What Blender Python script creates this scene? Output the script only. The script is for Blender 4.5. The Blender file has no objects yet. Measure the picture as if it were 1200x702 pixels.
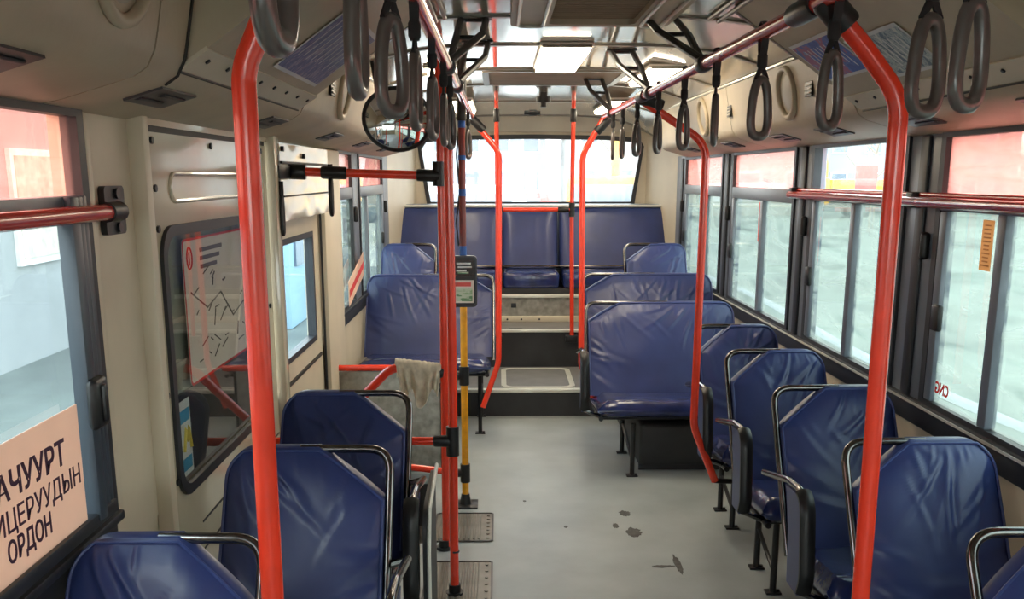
import bpy, bmesh, math, random
from mathutils import Vector, Matrix, noise
random.seed(7)
PI = math.pi
S = bpy.context.scene
COL = S.collection

# ------------------------------------------------------------------ camera
FPX, SHIFT = 1100.0, 90 / 1200
PITCH, YAW = math.atan(235 / 1100), 0.01334
cam = bpy.data.cameras.new('camera')
cam.sensor_fit = 'HORIZONTAL'; cam.sensor_width = 36.0
cam.lens = 36.0 * FPX / 1200.0
cam.shift_y = SHIFT
cam.clip_start = 0.02; cam.clip_end = 500
co = bpy.data.objects.new('camera', cam); COL.objects.link(co)
co.location = (0, 0, 1.57)
co.rotation_euler = (PI / 2 - PITCH, 0, -YAW)
S.camera = co

# ------------------------------------------------------------------ sky and exposure
W = bpy.data.worlds.new('overcast_sky'); S.world = W; W.use_nodes = True
nt = W.node_tree; nt.nodes.clear()
wo = nt.nodes.new('ShaderNodeOutputWorld'); bg = nt.nodes.new('ShaderNodeBackground')
tc = nt.nodes.new('ShaderNodeTexCoord'); sx = nt.nodes.new('ShaderNodeSeparateXYZ')
cr = nt.nodes.new('ShaderNodeValToRGB')
cr.color_ramp.elements[0].position = 0.0; cr.color_ramp.elements[0].color = (1.0, 0.98, 0.95, 1)
cr.color_ramp.elements[1].position = 0.7; cr.color_ramp.elements[1].color = (0.72, 0.86, 1.0, 1)
nt.links.new(tc.outputs['Generated'], sx.inputs[0]); nt.links.new(sx.outputs['Z'], cr.inputs[0])
nt.links.new(cr.outputs[0], bg.inputs[0]); nt.links.new(bg.outputs[0], wo.inputs[0])
bg.inputs[1].default_value = 4.4
sun = bpy.data.lights.new('sun', 'SUN'); sun.energy = 1.2; sun.angle = math.radians(25); sun.color = (1.0, 0.93, 0.82)
so = bpy.data.objects.new('sun', sun); COL.objects.link(so)
so.rotation_euler = (math.radians(48), 0, math.radians(-28))      # high, from behind the camera's left
S.view_settings.view_transform = 'Standard'; S.view_settings.look = 'None'
S.view_settings.gamma = 1.0; S.view_settings.use_curve_mapping = False
S.view_settings.exposure = 0.95
S.cycles.max_bounces = 14; S.cycles.diffuse_bounces = 6; S.cycles.glossy_bounces = 5
S.cycles.transmission_bounces = 8; S.cycles.transparent_max_bounces = 24
S.cycles.sample_clamp_indirect = 8.0

# ------------------------------------------------------------------ materials
def lin(r, g, b):
    f = lambda c: (c / 255 / 12.92) if c / 255 <= 0.04045 else ((c / 255 + 0.055) / 1.055) ** 2.4
    return (f(r), f(g), f(b), 1.0)

def mat(name, rgb, rough=0.5, metal=0.0, var=0.06, scale=8.0, bump=0.0, bscale=None, coat=0.0, spec=0.5, stretch=(1, 1, 1), emit=None, estr=0.0, rvar=0.0):
    m = bpy.data.materials.new(name); m.use_nodes = True
    t = m.node_tree; b = t.nodes['Principled BSDF']; L = t.links
    co_ = t.nodes.new('ShaderNodeTexCoord'); mp = t.nodes.new('ShaderNodeMapping'); mp.inputs['Scale'].default_value = stretch
    L.new(co_.outputs['Object'], mp.inputs[0])
    n = t.nodes.new('ShaderNodeTexNoise'); n.inputs['Scale'].default_value = scale; n.inputs['Detail'].default_value = 5
    L.new(mp.outputs[0], n.inputs['Vector'])
    r = t.nodes.new('ShaderNodeValToRGB'); c = lin(*rgb)
    e = r.color_ramp.elements
    e[0].position = 0.3; e[1].position = 0.7
    e[0].color = tuple(max(0, v * (1 - var * 2)) for v in c[:3]) + (1,)
    e[1].color = tuple(min(1, v * (1 + var * 2)) for v in c[:3]) + (1,)
    L.new(n.outputs[0], r.inputs[0]); L.new(r.outputs[0], b.inputs['Base Color'])
    b.inputs['Roughness'].default_value = rough; b.inputs['Metallic'].default_value = metal
    b.inputs['Specular IOR Level'].default_value = spec
    b.inputs['Coat Weight'].default_value = coat; b.inputs['Coat Roughness'].default_value = 0.08
    if rvar:
        mr = t.nodes.new('ShaderNodeMapRange'); mr.inputs[3].default_value = max(0.02, rough - rvar); mr.inputs[4].default_value = rough + rvar
        L.new(n.outputs[0], mr.inputs[0]); L.new(mr.outputs[0], b.inputs['Roughness'])
    if bump:
        n2 = t.nodes.new('ShaderNodeTexNoise'); n2.inputs['Scale'].default_value = bscale or scale * 4; n2.inputs['Detail'].default_value = 4
        L.new(mp.outputs[0], n2.inputs['Vector'])
        bp = t.nodes.new('ShaderNodeBump'); bp.inputs['Strength'].default_value = bump; bp.inputs['Distance'].default_value = 0.01
        L.new(n2.outputs[0], bp.inputs['Height']); L.new(bp.outputs[0], b.inputs['Normal'])
    if emit:
        b.inputs['Emission Color'].default_value = lin(*emit); b.inputs['Emission Strength'].default_value = estr
    return m

def glass(name, tint, film=None, f0=0.0, f1=0.0, scale=4.0, stretch=(1, 1, 1), ior=1.45):
    """thin pane: tinted transparency, a fresnel reflection and, for film, a hazy wrinkled translucent part"""
    m = bpy.data.materials.new(name); m.use_nodes = True; t = m.node_tree; t.nodes.clear(); L = t.links
    o = t.nodes.new('ShaderNodeOutputMaterial'); tr = t.nodes.new('ShaderNodeBsdfTransparent'); tr.inputs[0].default_value = tuple(tint) + (1,)
    gl = t.nodes.new('ShaderNodeBsdfGlossy'); gl.inputs['Roughness'].default_value = 0.02
    fr = t.nodes.new('ShaderNodeFresnel'); fr.inputs[0].default_value = ior
    geo = t.nodes.new('ShaderNodeNewGeometry')
    body = tr.outputs[0]
    if film:
        tl = t.nodes.new('ShaderNodeBsdfTranslucent'); tl.inputs[0].default_value = tuple(film) + (1,)
        co_ = t.nodes.new('ShaderNodeTexCoord'); mp = t.nodes.new('ShaderNodeMapping'); mp.inputs['Scale'].default_value = stretch
        n = t.nodes.new('ShaderNodeTexNoise'); n.inputs['Scale'].default_value = scale; n.inputs['Detail'].default_value = 7; n.inputs['Distortion'].default_value = 1.2
        mr = t.nodes.new('ShaderNodeMapRange'); mr.inputs[1].default_value = 0.35; mr.inputs[2].default_value = 0.72
        mr.inputs[3].default_value = f0; mr.inputs[4].default_value = f1
        L.new(co_.outputs['Object'], mp.inputs[0]); L.new(mp.outputs[0], n.inputs['Vector']); L.new(n.outputs[0], mr.inputs[0])
        mx = t.nodes.new('ShaderNodeMixShader'); L.new(mr.outputs[0], mx.inputs[0]); L.new(tr.outputs[0], mx.inputs[1]); L.new(tl.outputs[0], mx.inputs[2])
        body = mx.outputs[0]
    m2 = t.nodes.new('ShaderNodeMixShader')
    # the back face of a thin pane must not act as total internal reflection
    fr2 = t.nodes.new('ShaderNodeMath'); fr2.operation = 'MULTIPLY'
    inv = t.nodes.new('ShaderNodeMath'); inv.operation = 'SUBTRACT'; inv.inputs[0].default_value = 1.0
    L.new(geo.outputs['Backfacing'], inv.inputs[1]); L.new(fr.outputs[0], fr2.inputs[0]); L.new(inv.outputs[0], fr2.inputs[1])
    L.new(fr2.outputs[0], m2.inputs[0]); L.new(body, m2.inputs[1]); L.new(gl.outputs[0], m2.inputs[2]); L.new(m2.outputs[0], o.inputs[0])
    return m

def print_mat(name, stops, scale=14.0, stretch=(1, 1, 1), rough=0.35):
    """printed sheet: blotches of several inks"""
    m = mat(name, (128, 128, 128), rough); t = m.node_tree
    r = [n for n in t.nodes if n.type == 'VALTORGB'][0]; n = [n for n in t.nodes if n.type == 'TEX_NOISE'][0]
    mp = [n for n in t.nodes if n.type == 'MAPPING'][0]; mp.inputs['Scale'].default_value = stretch
    n.inputs['Scale'].default_value = scale
    r.color_ramp.interpolation = 'CONSTANT'
    e = r.color_ramp.elements
    while len(e) < len(stops): e.new(0.5)
    for i, (p, c) in enumerate(stops): e[i].position = p; e[i].color = lin(*c)
    return m

M = {}
M['cream'] = mat('cream_panel', (205, 194, 172), 0.42, var=0.05, scale=3, bump=0.03, bscale=30)
M['cream_gloss'] = mat('cream_gloss', (206, 196, 172), 0.16, var=0.05, scale=2.5, bump=0.10, bscale=7, coat=0.4)
M['duct'] = mat('duct_plastic', (180, 166, 142), 0.45, var=0.06, scale=4, bump=0.06, bscale=60)
M['duct_lip'] = mat('duct_grey', (160, 152, 138), 0.45, var=0.06, scale=4)
M['ceil'] = mat('ceiling_gloss', (205, 195, 180), 0.10, var=0.03, scale=1.5, bump=0.04, bscale=2.5, coat=0.6)
M['ceil_trim'] = mat('ceiling_trim', (120, 112, 98), 0.3, var=0.05)
M['hatch_brown'] = mat('hatch_brown', (140, 120, 96), 0.7, var=0.06)
M['seam'] = mat('dark_seam', (38, 34, 30), 0.6)
M['slate'] = mat('slate_frame', (108, 116, 128), 0.35, var=0.06, scale=5)
M['slate_dark'] = mat('slate_dark', (66, 74, 84), 0.35, var=0.06, scale=5)
M['rubber'] = mat('black_rubber', (38, 40, 45), 0.45, var=0.1)
M['vent_grey'] = mat('vent_grey', (62, 60, 62), 0.4)
M['plastic'] = mat('black_plastic', (24, 24, 26), 0.4, var=0.1, bump=0.05, bscale=80)
M['handle'] = mat('worn_handle', (86, 79, 77), 0.28, var=0.12, scale=20, coat=0.3)
M['strap'] = mat('strap_webbing', (26, 25, 28), 0.7, var=0.15, scale=60)
M['red'] = mat('red_paint', (240, 62, 36), 0.26, var=0.05, scale=12, coat=0.5, bump=0.02, bscale=30)
M['rail_red'] = mat('rail_red_paint', (196, 52, 42), 0.22, var=0.08, scale=14, coat=0.6, bump=0.03, bscale=20)
M['yellow'] = mat('yellow_paint', (232, 158, 24), 0.35, var=0.08, scale=30, coat=0.3)
M['darkred'] = mat('dark_red_paint', (118, 40, 34), 0.3, var=0.1, scale=20)
M['tape'] = mat('blue_tape', (30, 84, 160), 0.4)
M['vinyl'] = mat('navy_vinyl', (45, 58, 108), 0.38, var=0.08, scale=5, bump=0.05, bscale=30, coat=0.08, rvar=0.05)
M['vinyl_left'] = M['vinyl']
M['vinyl_worn'] = mat('navy_vinyl_worn', (36, 47, 94), 0.22, var=0.22, scale=9, bump=0.3, bscale=18, coat=0.3, rvar=0.08)
M['piping'] = mat('navy_piping', (56, 70, 122), 0.4)
M['chrome'] = mat('dark_chrome', (118, 116, 116), 0.16, metal=1.0, var=0.2, scale=16)
M['black_metal'] = mat('black_metal', (26, 26, 29), 0.3, var=0.12, scale=20)
M['floor'] = mat('floor_vinyl', (154, 161, 162), 0.42, var=0.08, scale=3.0, bump=0.05, bscale=120, rvar=0.08)
M['floor_dark'] = mat('dark_riser', (46, 46, 48), 0.55, var=0.15, scale=6, bump=0.06)
M['floor_up'] = mat('platform_vinyl', (116, 114, 112), 0.5, var=0.08, scale=8)
M['alu'] = mat('aluminium_trim', (216, 216, 206), 0.3, metal=0.2, var=0.06)
M['plate'] = mat('tread_metal', (120, 116, 108), 0.4, metal=0.35, var=0.14, scale=10)
M['grey_board'] = mat('grey_board', (140, 138, 130), 0.5, var=0.16, scale=25)
M['stain'] = mat('floor_stain', (62, 60, 58), 0.5, var=0.3, scale=40)
M['lamp'] = mat('lamp_diffuser', (255, 244, 214), 0.4, emit=(255, 240, 212), estr=10.0)
M['white'] = mat('white_plastic', (226, 222, 212), 0.4)
def lit_sheet(name, rgb, k=0.5):
    # thin sheet that lets daylight through
    m = mat(name, rgb, 0.6, var=0.03); t = m.node_tree; b = t.nodes['Principled BSDF']; o = [n for n in t.nodes if n.type == 'OUTPUT_MATERIAL'][0]
    tl = t.nodes.new('ShaderNodeBsdfTranslucent'); tl.inputs[0].default_value = lin(*rgb)
    mx = t.nodes.new('ShaderNodeMixShader'); mx.inputs[0].default_value = k
    t.links.new(b.outputs[0], mx.inputs[1]); t.links.new(tl.outputs[0], mx.inputs[2]); t.links.new(mx.outputs[0], o.inputs[0])
    return m
M['sign_paper'] = lit_sheet('sign_paper', (244, 214, 196), 0.45)
M['sign_ink'] = mat('sign_ink', (66, 34, 62), 0.6)
M['paper'] = mat('white_paper', (226, 214, 204), 0.6, var=0.02)
M['ink'] = mat('dark_ink', (48, 42, 84), 0.6)
M['ink_grey'] = mat('grey_ink', (96, 84, 84), 0.6)
M['ink_red'] = mat('red_ink', (206, 44, 46), 0.6)
M['orange_sticker'] = lit_sheet('orange_sticker', (250, 202, 156), 0.6)
M['red_film'] = lit_sheet('red_film', (214, 60, 52), 0.6)
M['orange_ink'] = mat('orange_ink', (222, 150, 92), 0.5)
M['mirror'] = mat('mirror_silver', (235, 235, 235), 0.03, metal=1.0, var=0.0)
M['rag'] = mat('grey_rag', (208, 198, 176), 0.9, var=0.12, scale=30, bump=0.3, bscale=60)
M['screen'] = mat('reader_screen', (28, 30, 34), 0.15, emit=(60, 74, 66), estr=0.05)
M['reader_body'] = mat('reader_body', (44, 46, 54), 0.35)
M['green_print'] = print_mat('green_print', [(0.0, (96, 140, 96)), (0.42, (186, 200, 176)), (0.54, (140, 172, 130)), (0.62, (212, 212, 196))], 24, (0.35, 1, 1.6))
M['poster_blue'] = print_mat('poster_blue', [(0.0, (58, 70, 122)), (0.40, (96, 108, 152)), (0.48, (66, 78, 134)), (0.56, (150, 144, 168)), (0.64, (112, 92, 128))], 22, (1, 3, 1))
M['poster_colour'] = print_mat('poster_colour', [(0.0, (52, 84, 160)), (0.42, (78, 110, 178)), (0.5, (164, 96, 124)), (0.58, (120, 150, 190)), (0.66, (206, 190, 150))], 12)
M['poster_pale'] = print_mat('poster_pale', [(0.0, (90, 112, 128)), (0.44, (176, 186, 182)), (0.52, (130, 150, 160)), (0.58, (202, 206, 196))], 30, (1, 2, 1))
M['poster_bg'] = mat('sheet_white', (214, 214, 212), 0.4)
M['sticker_blue'] = mat('sticker_blue', (70, 150, 190), 0.35)
M['sticker_yellow'] = mat('sticker_yellow', (220, 200, 80), 0.35)
M['recess'] = mat('pocket_lining', (126, 132, 122), 0.6, var=0.08)
M['reflection_board'] = mat('reflection_board', (34, 33, 33), 0.4)
M['glass_clear'] = glass('glass_clear', (0.93, 0.97, 0.96))
M['glass_pocket'] = glass('glass_pocket', (0.94, 0.96, 0.95), ior=1.8)
M['glass_low'] = glass('glass_low_film', (0.64, 0.69, 0.65), (0.36, 0.40, 0.36), 0.0, 0.62, 2.6, (1, 0.7, 4.5))
M['glass_door'] = glass('glass_door', (0.78, 0.86, 0.88))
M['glass_left'] = glass('glass_left_film', (0.70, 0.75, 0.75), (0.30, 0.33, 0.33), 0.02, 0.12, 2.0, (1, 1, 2))
M['glass_pink'] = glass('glass_pink_film', (0.88, 0.58, 0.54), (0.74, 0.42, 0.37), 0.30, 0.98, 3.0, (1, 0.7, 4.0))
M['glass_pink_left'] = glass('glass_pink_left', (0.88, 0.60, 0.54), (0.60, 0.34, 0.28), 0.06, 0.14, 2.0)
M['glass_rear'] = glass('glass_rear', (0.93, 0.94, 0.94), (0.5, 0.5, 0.48), 0.08, 0.26, 1.5)
M['snow'] = mat('snowy_ground', (104, 110, 103), 0.8, var=0.26, scale=0.6, bump=0.5, bscale=3, stretch=(1, 0.5, 1))
M['render_wall'] = mat('rendered_wall', (160, 162, 161), 0.8, var=0.06, scale=0.8)
M['b_grey'] = mat('grey_block', (138, 144, 150), 0.8, var=0.04, scale=0.3)
M['b_pale'] = mat('pale_block', (160, 158, 152), 0.8, var=0.04, scale=0.3)
M['b_blue'] = mat('pale_blue_kiosk', (150, 180, 196), 0.5, var=0.04, scale=1)
M['b_window'] = mat('far_window', (104, 116, 128), 0.2)
M['white_frame'] = mat('white_frame', (240, 238, 232), 0.5)
M['shutter'] = mat('window_board', (212, 200, 184), 0.7, var=0.1)
M['truck_yellow'] = mat('truck_yellow', (226, 164, 30), 0.4, var=0.03)
M['truck_grey'] = mat('truck_grey', (120, 122, 124), 0.5)
M['tyre'] = mat('tyre_rubber', (44, 44, 46), 0.8)
M['red_board'] = mat('red_board', (214, 86, 78), 0.5)
M['hill'] = mat('snowy_hill', (150, 153, 156), 0.9, var=0.1, scale=0.05)
M['bark'] = mat('bark', (150, 138, 124), 0.9)

# ------------------------------------------------------------------ mesh building
class MB:
    def __init__(s): s.bm = bmesh.new()
    def box(s, x0, x1, y0, y1, z0, z1, bev=0.0, seg=2):
        r = bmesh.ops.create_cube(s.bm, size=1.0); vs = r['verts']
        bmesh.ops.scale(s.bm, verts=vs, vec=(abs(x1 - x0), abs(y1 - y0), abs(z1 - z0)))
        bmesh.ops.translate(s.bm, verts=vs, vec=((x0 + x1) / 2, (y0 + y1) / 2, (z0 + z1) / 2))
        if bev:
            es = list({e for v in vs for e in v.link_edges})
            bmesh.ops.bevel(s.bm, geom=es, offset=bev, segments=seg, affect='EDGES', profile=0.5)
        return s
    def tube(s, pts, r, seg=12, closed=False, caps=True, radii=None, flat=None):
        pts = [Vector(p) for p in pts]; n = len(pts); rings = []
        t0 = (pts[1] - pts[0]).normalized()
        up = Vector((0, 0, 1)) if abs(t0.z) < 0.9 else Vector((0, 1, 0))
        nrm = (up - t0 * up.dot(t0)).normalized()
        for i in range(n):
            if closed: t = (pts[(i + 1) % n] - pts[i - 1]).normalized()
            elif i == 0: t = (pts[1] - pts[0]).normalized()
            elif i == n - 1: t = (pts[-1] - pts[-2]).normalized()
            else: t = ((pts[i + 1] - pts[i]).normalized() + (pts[i] - pts[i - 1]).normalized()).normalized()
            nrm = (nrm - t * nrm.dot(t)).normalized(); bn = t.cross(nrm)
            rr = radii[i] if radii else r
            ra, rb = (rr, rr) if not flat else (rr * flat[0], rr * flat[1])
            rings.append([s.bm.verts.new(pts[i] + nrm * math.cos(2 * PI * k / seg) * ra + bn * math.sin(2 * PI * k / seg) * rb) for k in range(seg)])
        m = n if closed else n - 1
        for i in range(m):
            a, b = rings[i], rings[(i + 1) % n]
            for k in range(seg): s.bm.faces.new((a[k], a[(k + 1) % seg], b[(k + 1) % seg], b[k]))
        if not closed and caps:
            s.bm.faces.new(rings[0][::-1]); s.bm.faces.new(rings[-1])
        return s
    def prism(s, poly, f, d0, d1):
        """poly of (u, v); f(u, v, d) -> xyz; solid between d0 and d1"""
        a = [s.bm.verts.new(f(u, v, d0)) for u, v in poly]; b = [s.bm.verts.new(f(u, v, d1)) for u, v in poly]
        n = len(poly); s.bm.faces.new(a); s.bm.faces.new(b[::-1])
        for i in range(n): s.bm.faces.new((a[i], a[(i + 1) % n], b[(i + 1) % n], b[i]))
        return s
    def ring(s, outer, inner, f, d0, d1):
        """flat frame between two outlines with the same number of points"""
        n = len(outer)
        A = [s.bm.verts.new(f(u, v, d0)) for u, v in outer]; B = [s.bm.verts.new(f(u, v, d0)) for u, v in inner]
        C = [s.bm.verts.new(f(u, v, d1)) for u, v in outer]; D = [s.bm.verts.new(f(u, v, d1)) for u, v in inner]
        for i in range(n):
            j = (i + 1) % n
            s.bm.faces.new((A[i], A[j], B[j], B[i])); s.bm.faces.new((C[i], D[i], D[j], C[j]))
            s.bm.faces.new((A[i], C[i], C[j], A[j])); s.bm.faces.new((B[i], B[j], D[j], D[i]))
        return s
    def quad(s, *p):
        s.bm.faces.new([s.bm.verts.new(q) for q in p]); return s
    def sheet(s, pts, thick, nrm):
        """thin solid sheet from 4 corners"""
        n = Vector(nrm).normalized() * thick
        a = [s.bm.verts.new(Vector(p)) for p in pts]; b = [s.bm.verts.new(Vector(p) + n) for p in pts]
        s.bm.faces.new(a); s.bm.faces.new(b[::-1])
        for i in range(len(pts)): s.bm.faces.new((a[i], a[(i + 1) % len(pts)], b[(i + 1) % len(pts)], b[i]))
        return s
    def disc(s, c, r, axis, depth, seg=20, r2=None):
        c = Vector(c); a = Vector(axis).normalized(); s.tube([c, c + a * depth], r, seg, radii=[r, r if r2 is None else r2]); return s
    def build(s, name, m, parent=None, smooth=40, loc=None):
        bmesh.ops.recalc_face_normals(s.bm, faces=s.bm.faces)
        me = bpy.data.meshes.new(name); s.bm.to_mesh(me); s.bm.free()
        if smooth:
            me.polygons.foreach_set('use_smooth', [True] * len(me.polygons))
            me.set_sharp_from_angle(angle=math.radians(smooth))
        me.materials.append(M[m] if isinstance(m, str) else m)
        o = bpy.data.objects.new(name, me); COL.objects.link(o)
        if parent is not None: o.parent = parent
        if loc: o.location = loc
        return o

def tag(o, label, cat, group=None):
    o['label'] = label; o['category'] = cat
    if group: o['group'] = group
    return o
def thing(name, label, cat, loc=(0, 0, 0), rz=0.0, group=None):
    o = bpy.data.objects.new(name, None); COL.objects.link(o); o.empty_display_size = 0.05
    o.location = loc; o.rotation_euler = (0, 0, rz)
    return tag(o, label, cat, group)
def struct(o, label=None, cat=None):
    o['kind'] = 'structure'
    if label: o['label'] = label
    if cat: o['category'] = cat
    return o
def sroot(name, label, cat, loc=(0, 0, 0)):
    o = bpy.data.objects.new(name, None); COL.objects.link(o); o.location = loc; o.empty_display_size = 0.05
    return struct(o, label, cat)
def copy_part(o, parent):
    c = o.copy(); COL.objects.link(c); c.parent = parent
    return c

def fillet(pts, r, n=8):
    """polyline with rounded corners; r may be a list for the inner points"""
    P = [Vector(p) for p in pts]; out = [P[0]]
    for i in range(1, len(P) - 1):
        ri = r[i - 1] if isinstance(r, (list, tuple)) else r
        a, b, c = P[i - 1], P[i], P[i + 1]; d1, d2 = (a - b).normalized(), (c - b).normalized()
        ang = d1.angle(d2)
        if ang > PI - 0.02 or ri <= 0: out.append(b); continue
        L = min(ri / math.tan(ang / 2), (a - b).length * 0.49, (c - b).length * 0.49)
        p1, p2 = b + d1 * L, b + d2 * L
        for k in range(n + 1):
            t = k / n; out.append(p1 * (1 - t) ** 2 + b * 2 * t * (1 - t) + p2 * t ** 2)
    out.append(P[-1]); return out

def rrect(u0, u1, v0, v1, r, n=6):
    o = []
    for cx, cy, a0 in ((u1 - r, v1 - r, 0), (u0 + r, v1 - r, 90), (u0 + r, v0 + r, 180), (u1 - r, v0 + r, 270)):
        for k in range(n + 1):
            a = math.radians(a0 + 90 * k / n); o.append((cx + r * math.cos(a), cy + r * math.sin(a)))
    return o

def text_mesh(body, size, m, parent, to_world, name='lettering', align='RIGHT', sx=1.0, bold=0.0):
    cu = bpy.data.curves.new(name, 'FONT'); cu.body = body; cu.size = size; cu.align_x = align; cu.extrude = 0.0006; cu.offset = bold
    tmp = bpy.data.objects.new('tmp', cu); COL.objects.link(tmp)
    dg = bpy.context.evaluated_depsgraph_get(); dg.update()
    me = bpy.data.meshes.new_from_object(tmp.evaluated_get(dg)); bpy.data.objects.remove(tmp)
    for v in me.vertices: v.co = Vector(to_world(v.co.x * sx, v.co.y, v.co.z))
    me.name = name; me.materials.clear(); me.materials.append(M[m])
    o = bpy.data.objects.new(name, me); COL.objects.link(o); o.parent = parent
    return o

# plane mappings: side walls use (Y, Z), depth is X
fX = lambda u, v, d: (d, u, v)
fY = lambda u, v, d: (u, d, v)
fZ = lambda u, v, d: (u, v, d)

XL, XR, XC = -0.88, 1.42, 0.27
Y0, Y1 = -2.7, 8.3
def zc(x): return 2.115 - 0.095 * min(1.6, abs((x - XC) / 0.88)) ** 4
def drop(y): return 0.03 * max(0.0, y - 5.93)          # roof tilted down at the rear so far panels reflect the back window
fC = lambda u, v, d: (u, d, v - drop(d))

# ------------------------------------------------------------------ floor, steps and platform
fl = sroot('floor', 'grey speckled vinyl bus floor with the sunken door step', 'floor')
b = MB(); b.box(-0.34, XR, Y0, 6.09, -0.06, 0).box(XL, -0.34, Y0, 3.86, -0.06, 0).box(XL, -0.34, 4.85, 6.09, -0.06, 0); b.build('vinyl', 'floor', fl)
b = MB(); b.box(XL, -0.34, 3.86, 4.85, -0.36, -0.30); b.build('door_step', 'plate', fl)
b = MB(); b.box(-0.36, -0.34, 3.86, 4.85, -0.36, -0.06).box(XL, -0.34, 3.84, 3.86, -0.36, -0.06).box(XL, -0.34, 4.85, 4.87, -0.36, -0.06); b.build('step_riser', 'floor_dark', fl)
b = MB(); b.box(XL, XR, 6.09, 6.86, 0.10, 0.176); b.build('platform', 'floor_up', fl)
b = MB(); b.box(XL, XR, 6.09, 6.11, 0.0, 0.10).box(XL, XR, 6.082, 6.09, 0.0, 0.155); b.build('riser', 'floor_dark', fl)
b = MB(); b.box(XL, XR, 6.078, 6.13, 0.158, 0.182, 0.004); b.build('step_edge', 'alu', fl)
b = MB(); b.box(XL, XR, 6.86, 7.4, 0.176, 0.44); b.build('riser', 'floor_dark', fl)
b = MB(); b.box(XL, XR, 6.85, 7.25, 0.44, 0.453); b.build('upper_tread', 'floor_up', fl)
b = MB(); b.box(XL, XR, 6.842, 6.89, 0.438, 0.458, 0.004); b.build('step_edge', 'alu', fl)
b = MB(); b.box(XL, XR, 7.25, 7.275, 0.453, 0.50, 0.004); b.build('kick_strip', 'cream', fl)
b = MB(); b.box(XL, XR, 7.27, 8.25, 0.453, 0.65); b.build('bench_box', 'grey_board', fl)
b = MB(); b.box(XL, XR, 7.255, 7.30, 0.642, 0.668, 0.004); b.build('bench_edge', 'alu', fl)
b = MB()
for x in (0.06, 0.17, 0.31): b.disc((x, 7.25, 0.476), 0.008, (0, -1, 0), 0.005, 8)
b.box(0.09, 0.13, 7.262, 7.272, 0.565, 0.60, 0.004)
b.box(0.07, 0.17, 6.90, 6.94, 0.453, 0.457); b.build('screw', 'rubber', fl)['kind'] = 'stuff'
# dirt marks on the vinyl (flat dried patches with their own shape)
def patch(x, y, rx, ry, seed):
    b = MB(); n = 26; r = random.Random(seed)
    pts = [(x + rx * math.cos(2 * PI * k / n) * (0.75 + 0.5 * r.random()), y + ry * math.sin(2 * PI * k / n) * (0.75 + 0.5 * r.random())) for k in range(n)]
    b.prism(pts, fZ, 0.0, 0.0012); return b.build('dirt_mark', 'stain', fl)
patch(0.592, 4.22, 0.026, 0.035, 1); patch(0.60, 3.98, 0.035, 0.05, 2); patch(0.53, 4.06, 0.013, 0.03, 3); patch(0.735, 3.62, 0.014, 0.09, 4); patch(0.67, 3.60, 0.045, 0.012, 5)
patch(0.30, 4.05, 0.008, 0.012, 6); patch(0.12, 4.4, 0.007, 0.01, 7)

# wheel housings under the raised seats
def wheel_box(name, x0, x1, label, ya=-0.6):
    t = thing(name, label, 'wheel housing', ((x0 + x1) / 2, 5.5, 0)); xc = (x0 + x1) / 2
    b = MB(); b.box(x0 - xc, x1 - xc, ya, 0.58, 0.001, 0.26, 0.03, 3); b.build('housing', 'floor_dark', t)
    b = MB(); b.box(x0 - xc - 0.004, x1 - xc, ya - 0.006, ya + 0.01, 0.001, 0.03); b.build('skirting', 'rubber', t)
wheel_box('wheel_housing', 0.76, XR - 0.002, 'black wheel housing box on the floor beneath the right double seats')
wheel_box('wheel_housing', XL + 0.002, -0.30, 'black wheel housing box on the floor beneath the left double seat', -0.33)

# tread plates set on the floor by the yellow pole
def tread(y0, y1, label):
    x0, x1 = -0.30, -0.03
    t = thing('tread_plate', label, 'floor plate', ((x0 + x1) / 2, (y0 + y1) / 2, 0)); hx, hy = (x1 - x0) / 2, (y1 - y0) / 2
    b = MB(); b.prism(rrect(-hx, hx, -hy, hy, 0.02), fZ, 0.0005, 0.004); b.build('plate', 'plate', t)
    b = MB(); b.ring(rrect(-hx, hx, -hy, hy, 0.02), rrect(-hx + 0.008, hx - 0.008, -hy + 0.008, hy - 0.008, 0.014), fZ, 0.004, 0.007); b.build('rim', 'black_metal', t)
    p = None
    for k in range(9):
        x = -hx + 0.03 + k * 0.022
        if p is None:
            b = MB(); b.box(-0.006, 0.006, -hy + 0.02, hy - 0.02, 0.004, 0.009, 0.002, 1); p = b.build('rib', 'plate', t); p.location.x = x
        else:
            c = copy_part(p, t); c.location.x = x
    p = None
    for k in range(7):
        if p is None: b = MB(); b.disc((0, 0, 0.004), 0.007, (0, 0, 1), 0.004, 8); q = p = b.build('stud', 'plate', t)
        else: q = copy_part(p, t)
        q.location = (hx - 0.025, -hy + 0.04 + k * (2 * hy - 0.08) / 6, 0)
tread(3.87, 4.225, 'ribbed metal floor plate just before the foot of the yellow pole')
tread(3.20, 3.655, 'ribbed metal floor plate nearer the camera, behind the front red pole')

t = thing('floor_hatch', 'rounded floor hatch with pale metal rim on the rear platform', 'floor hatch', (0.26, 6.46, 0.176))
b = MB(); b.prism(rrect(-0.225, 0.225, -0.30, 0.30, 0.06), fZ, 0.0, 0.004); b.build('lid', 'floor_up', t)
b = MB(); b.ring(rrect(-0.25, 0.25, -0.33, 0.33, 0.08), rrect(-0.215, 0.215, -0.295, 0.295, 0.055), fZ, 0.0, 0.008); b.build('rim', 'alu', t)

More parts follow.
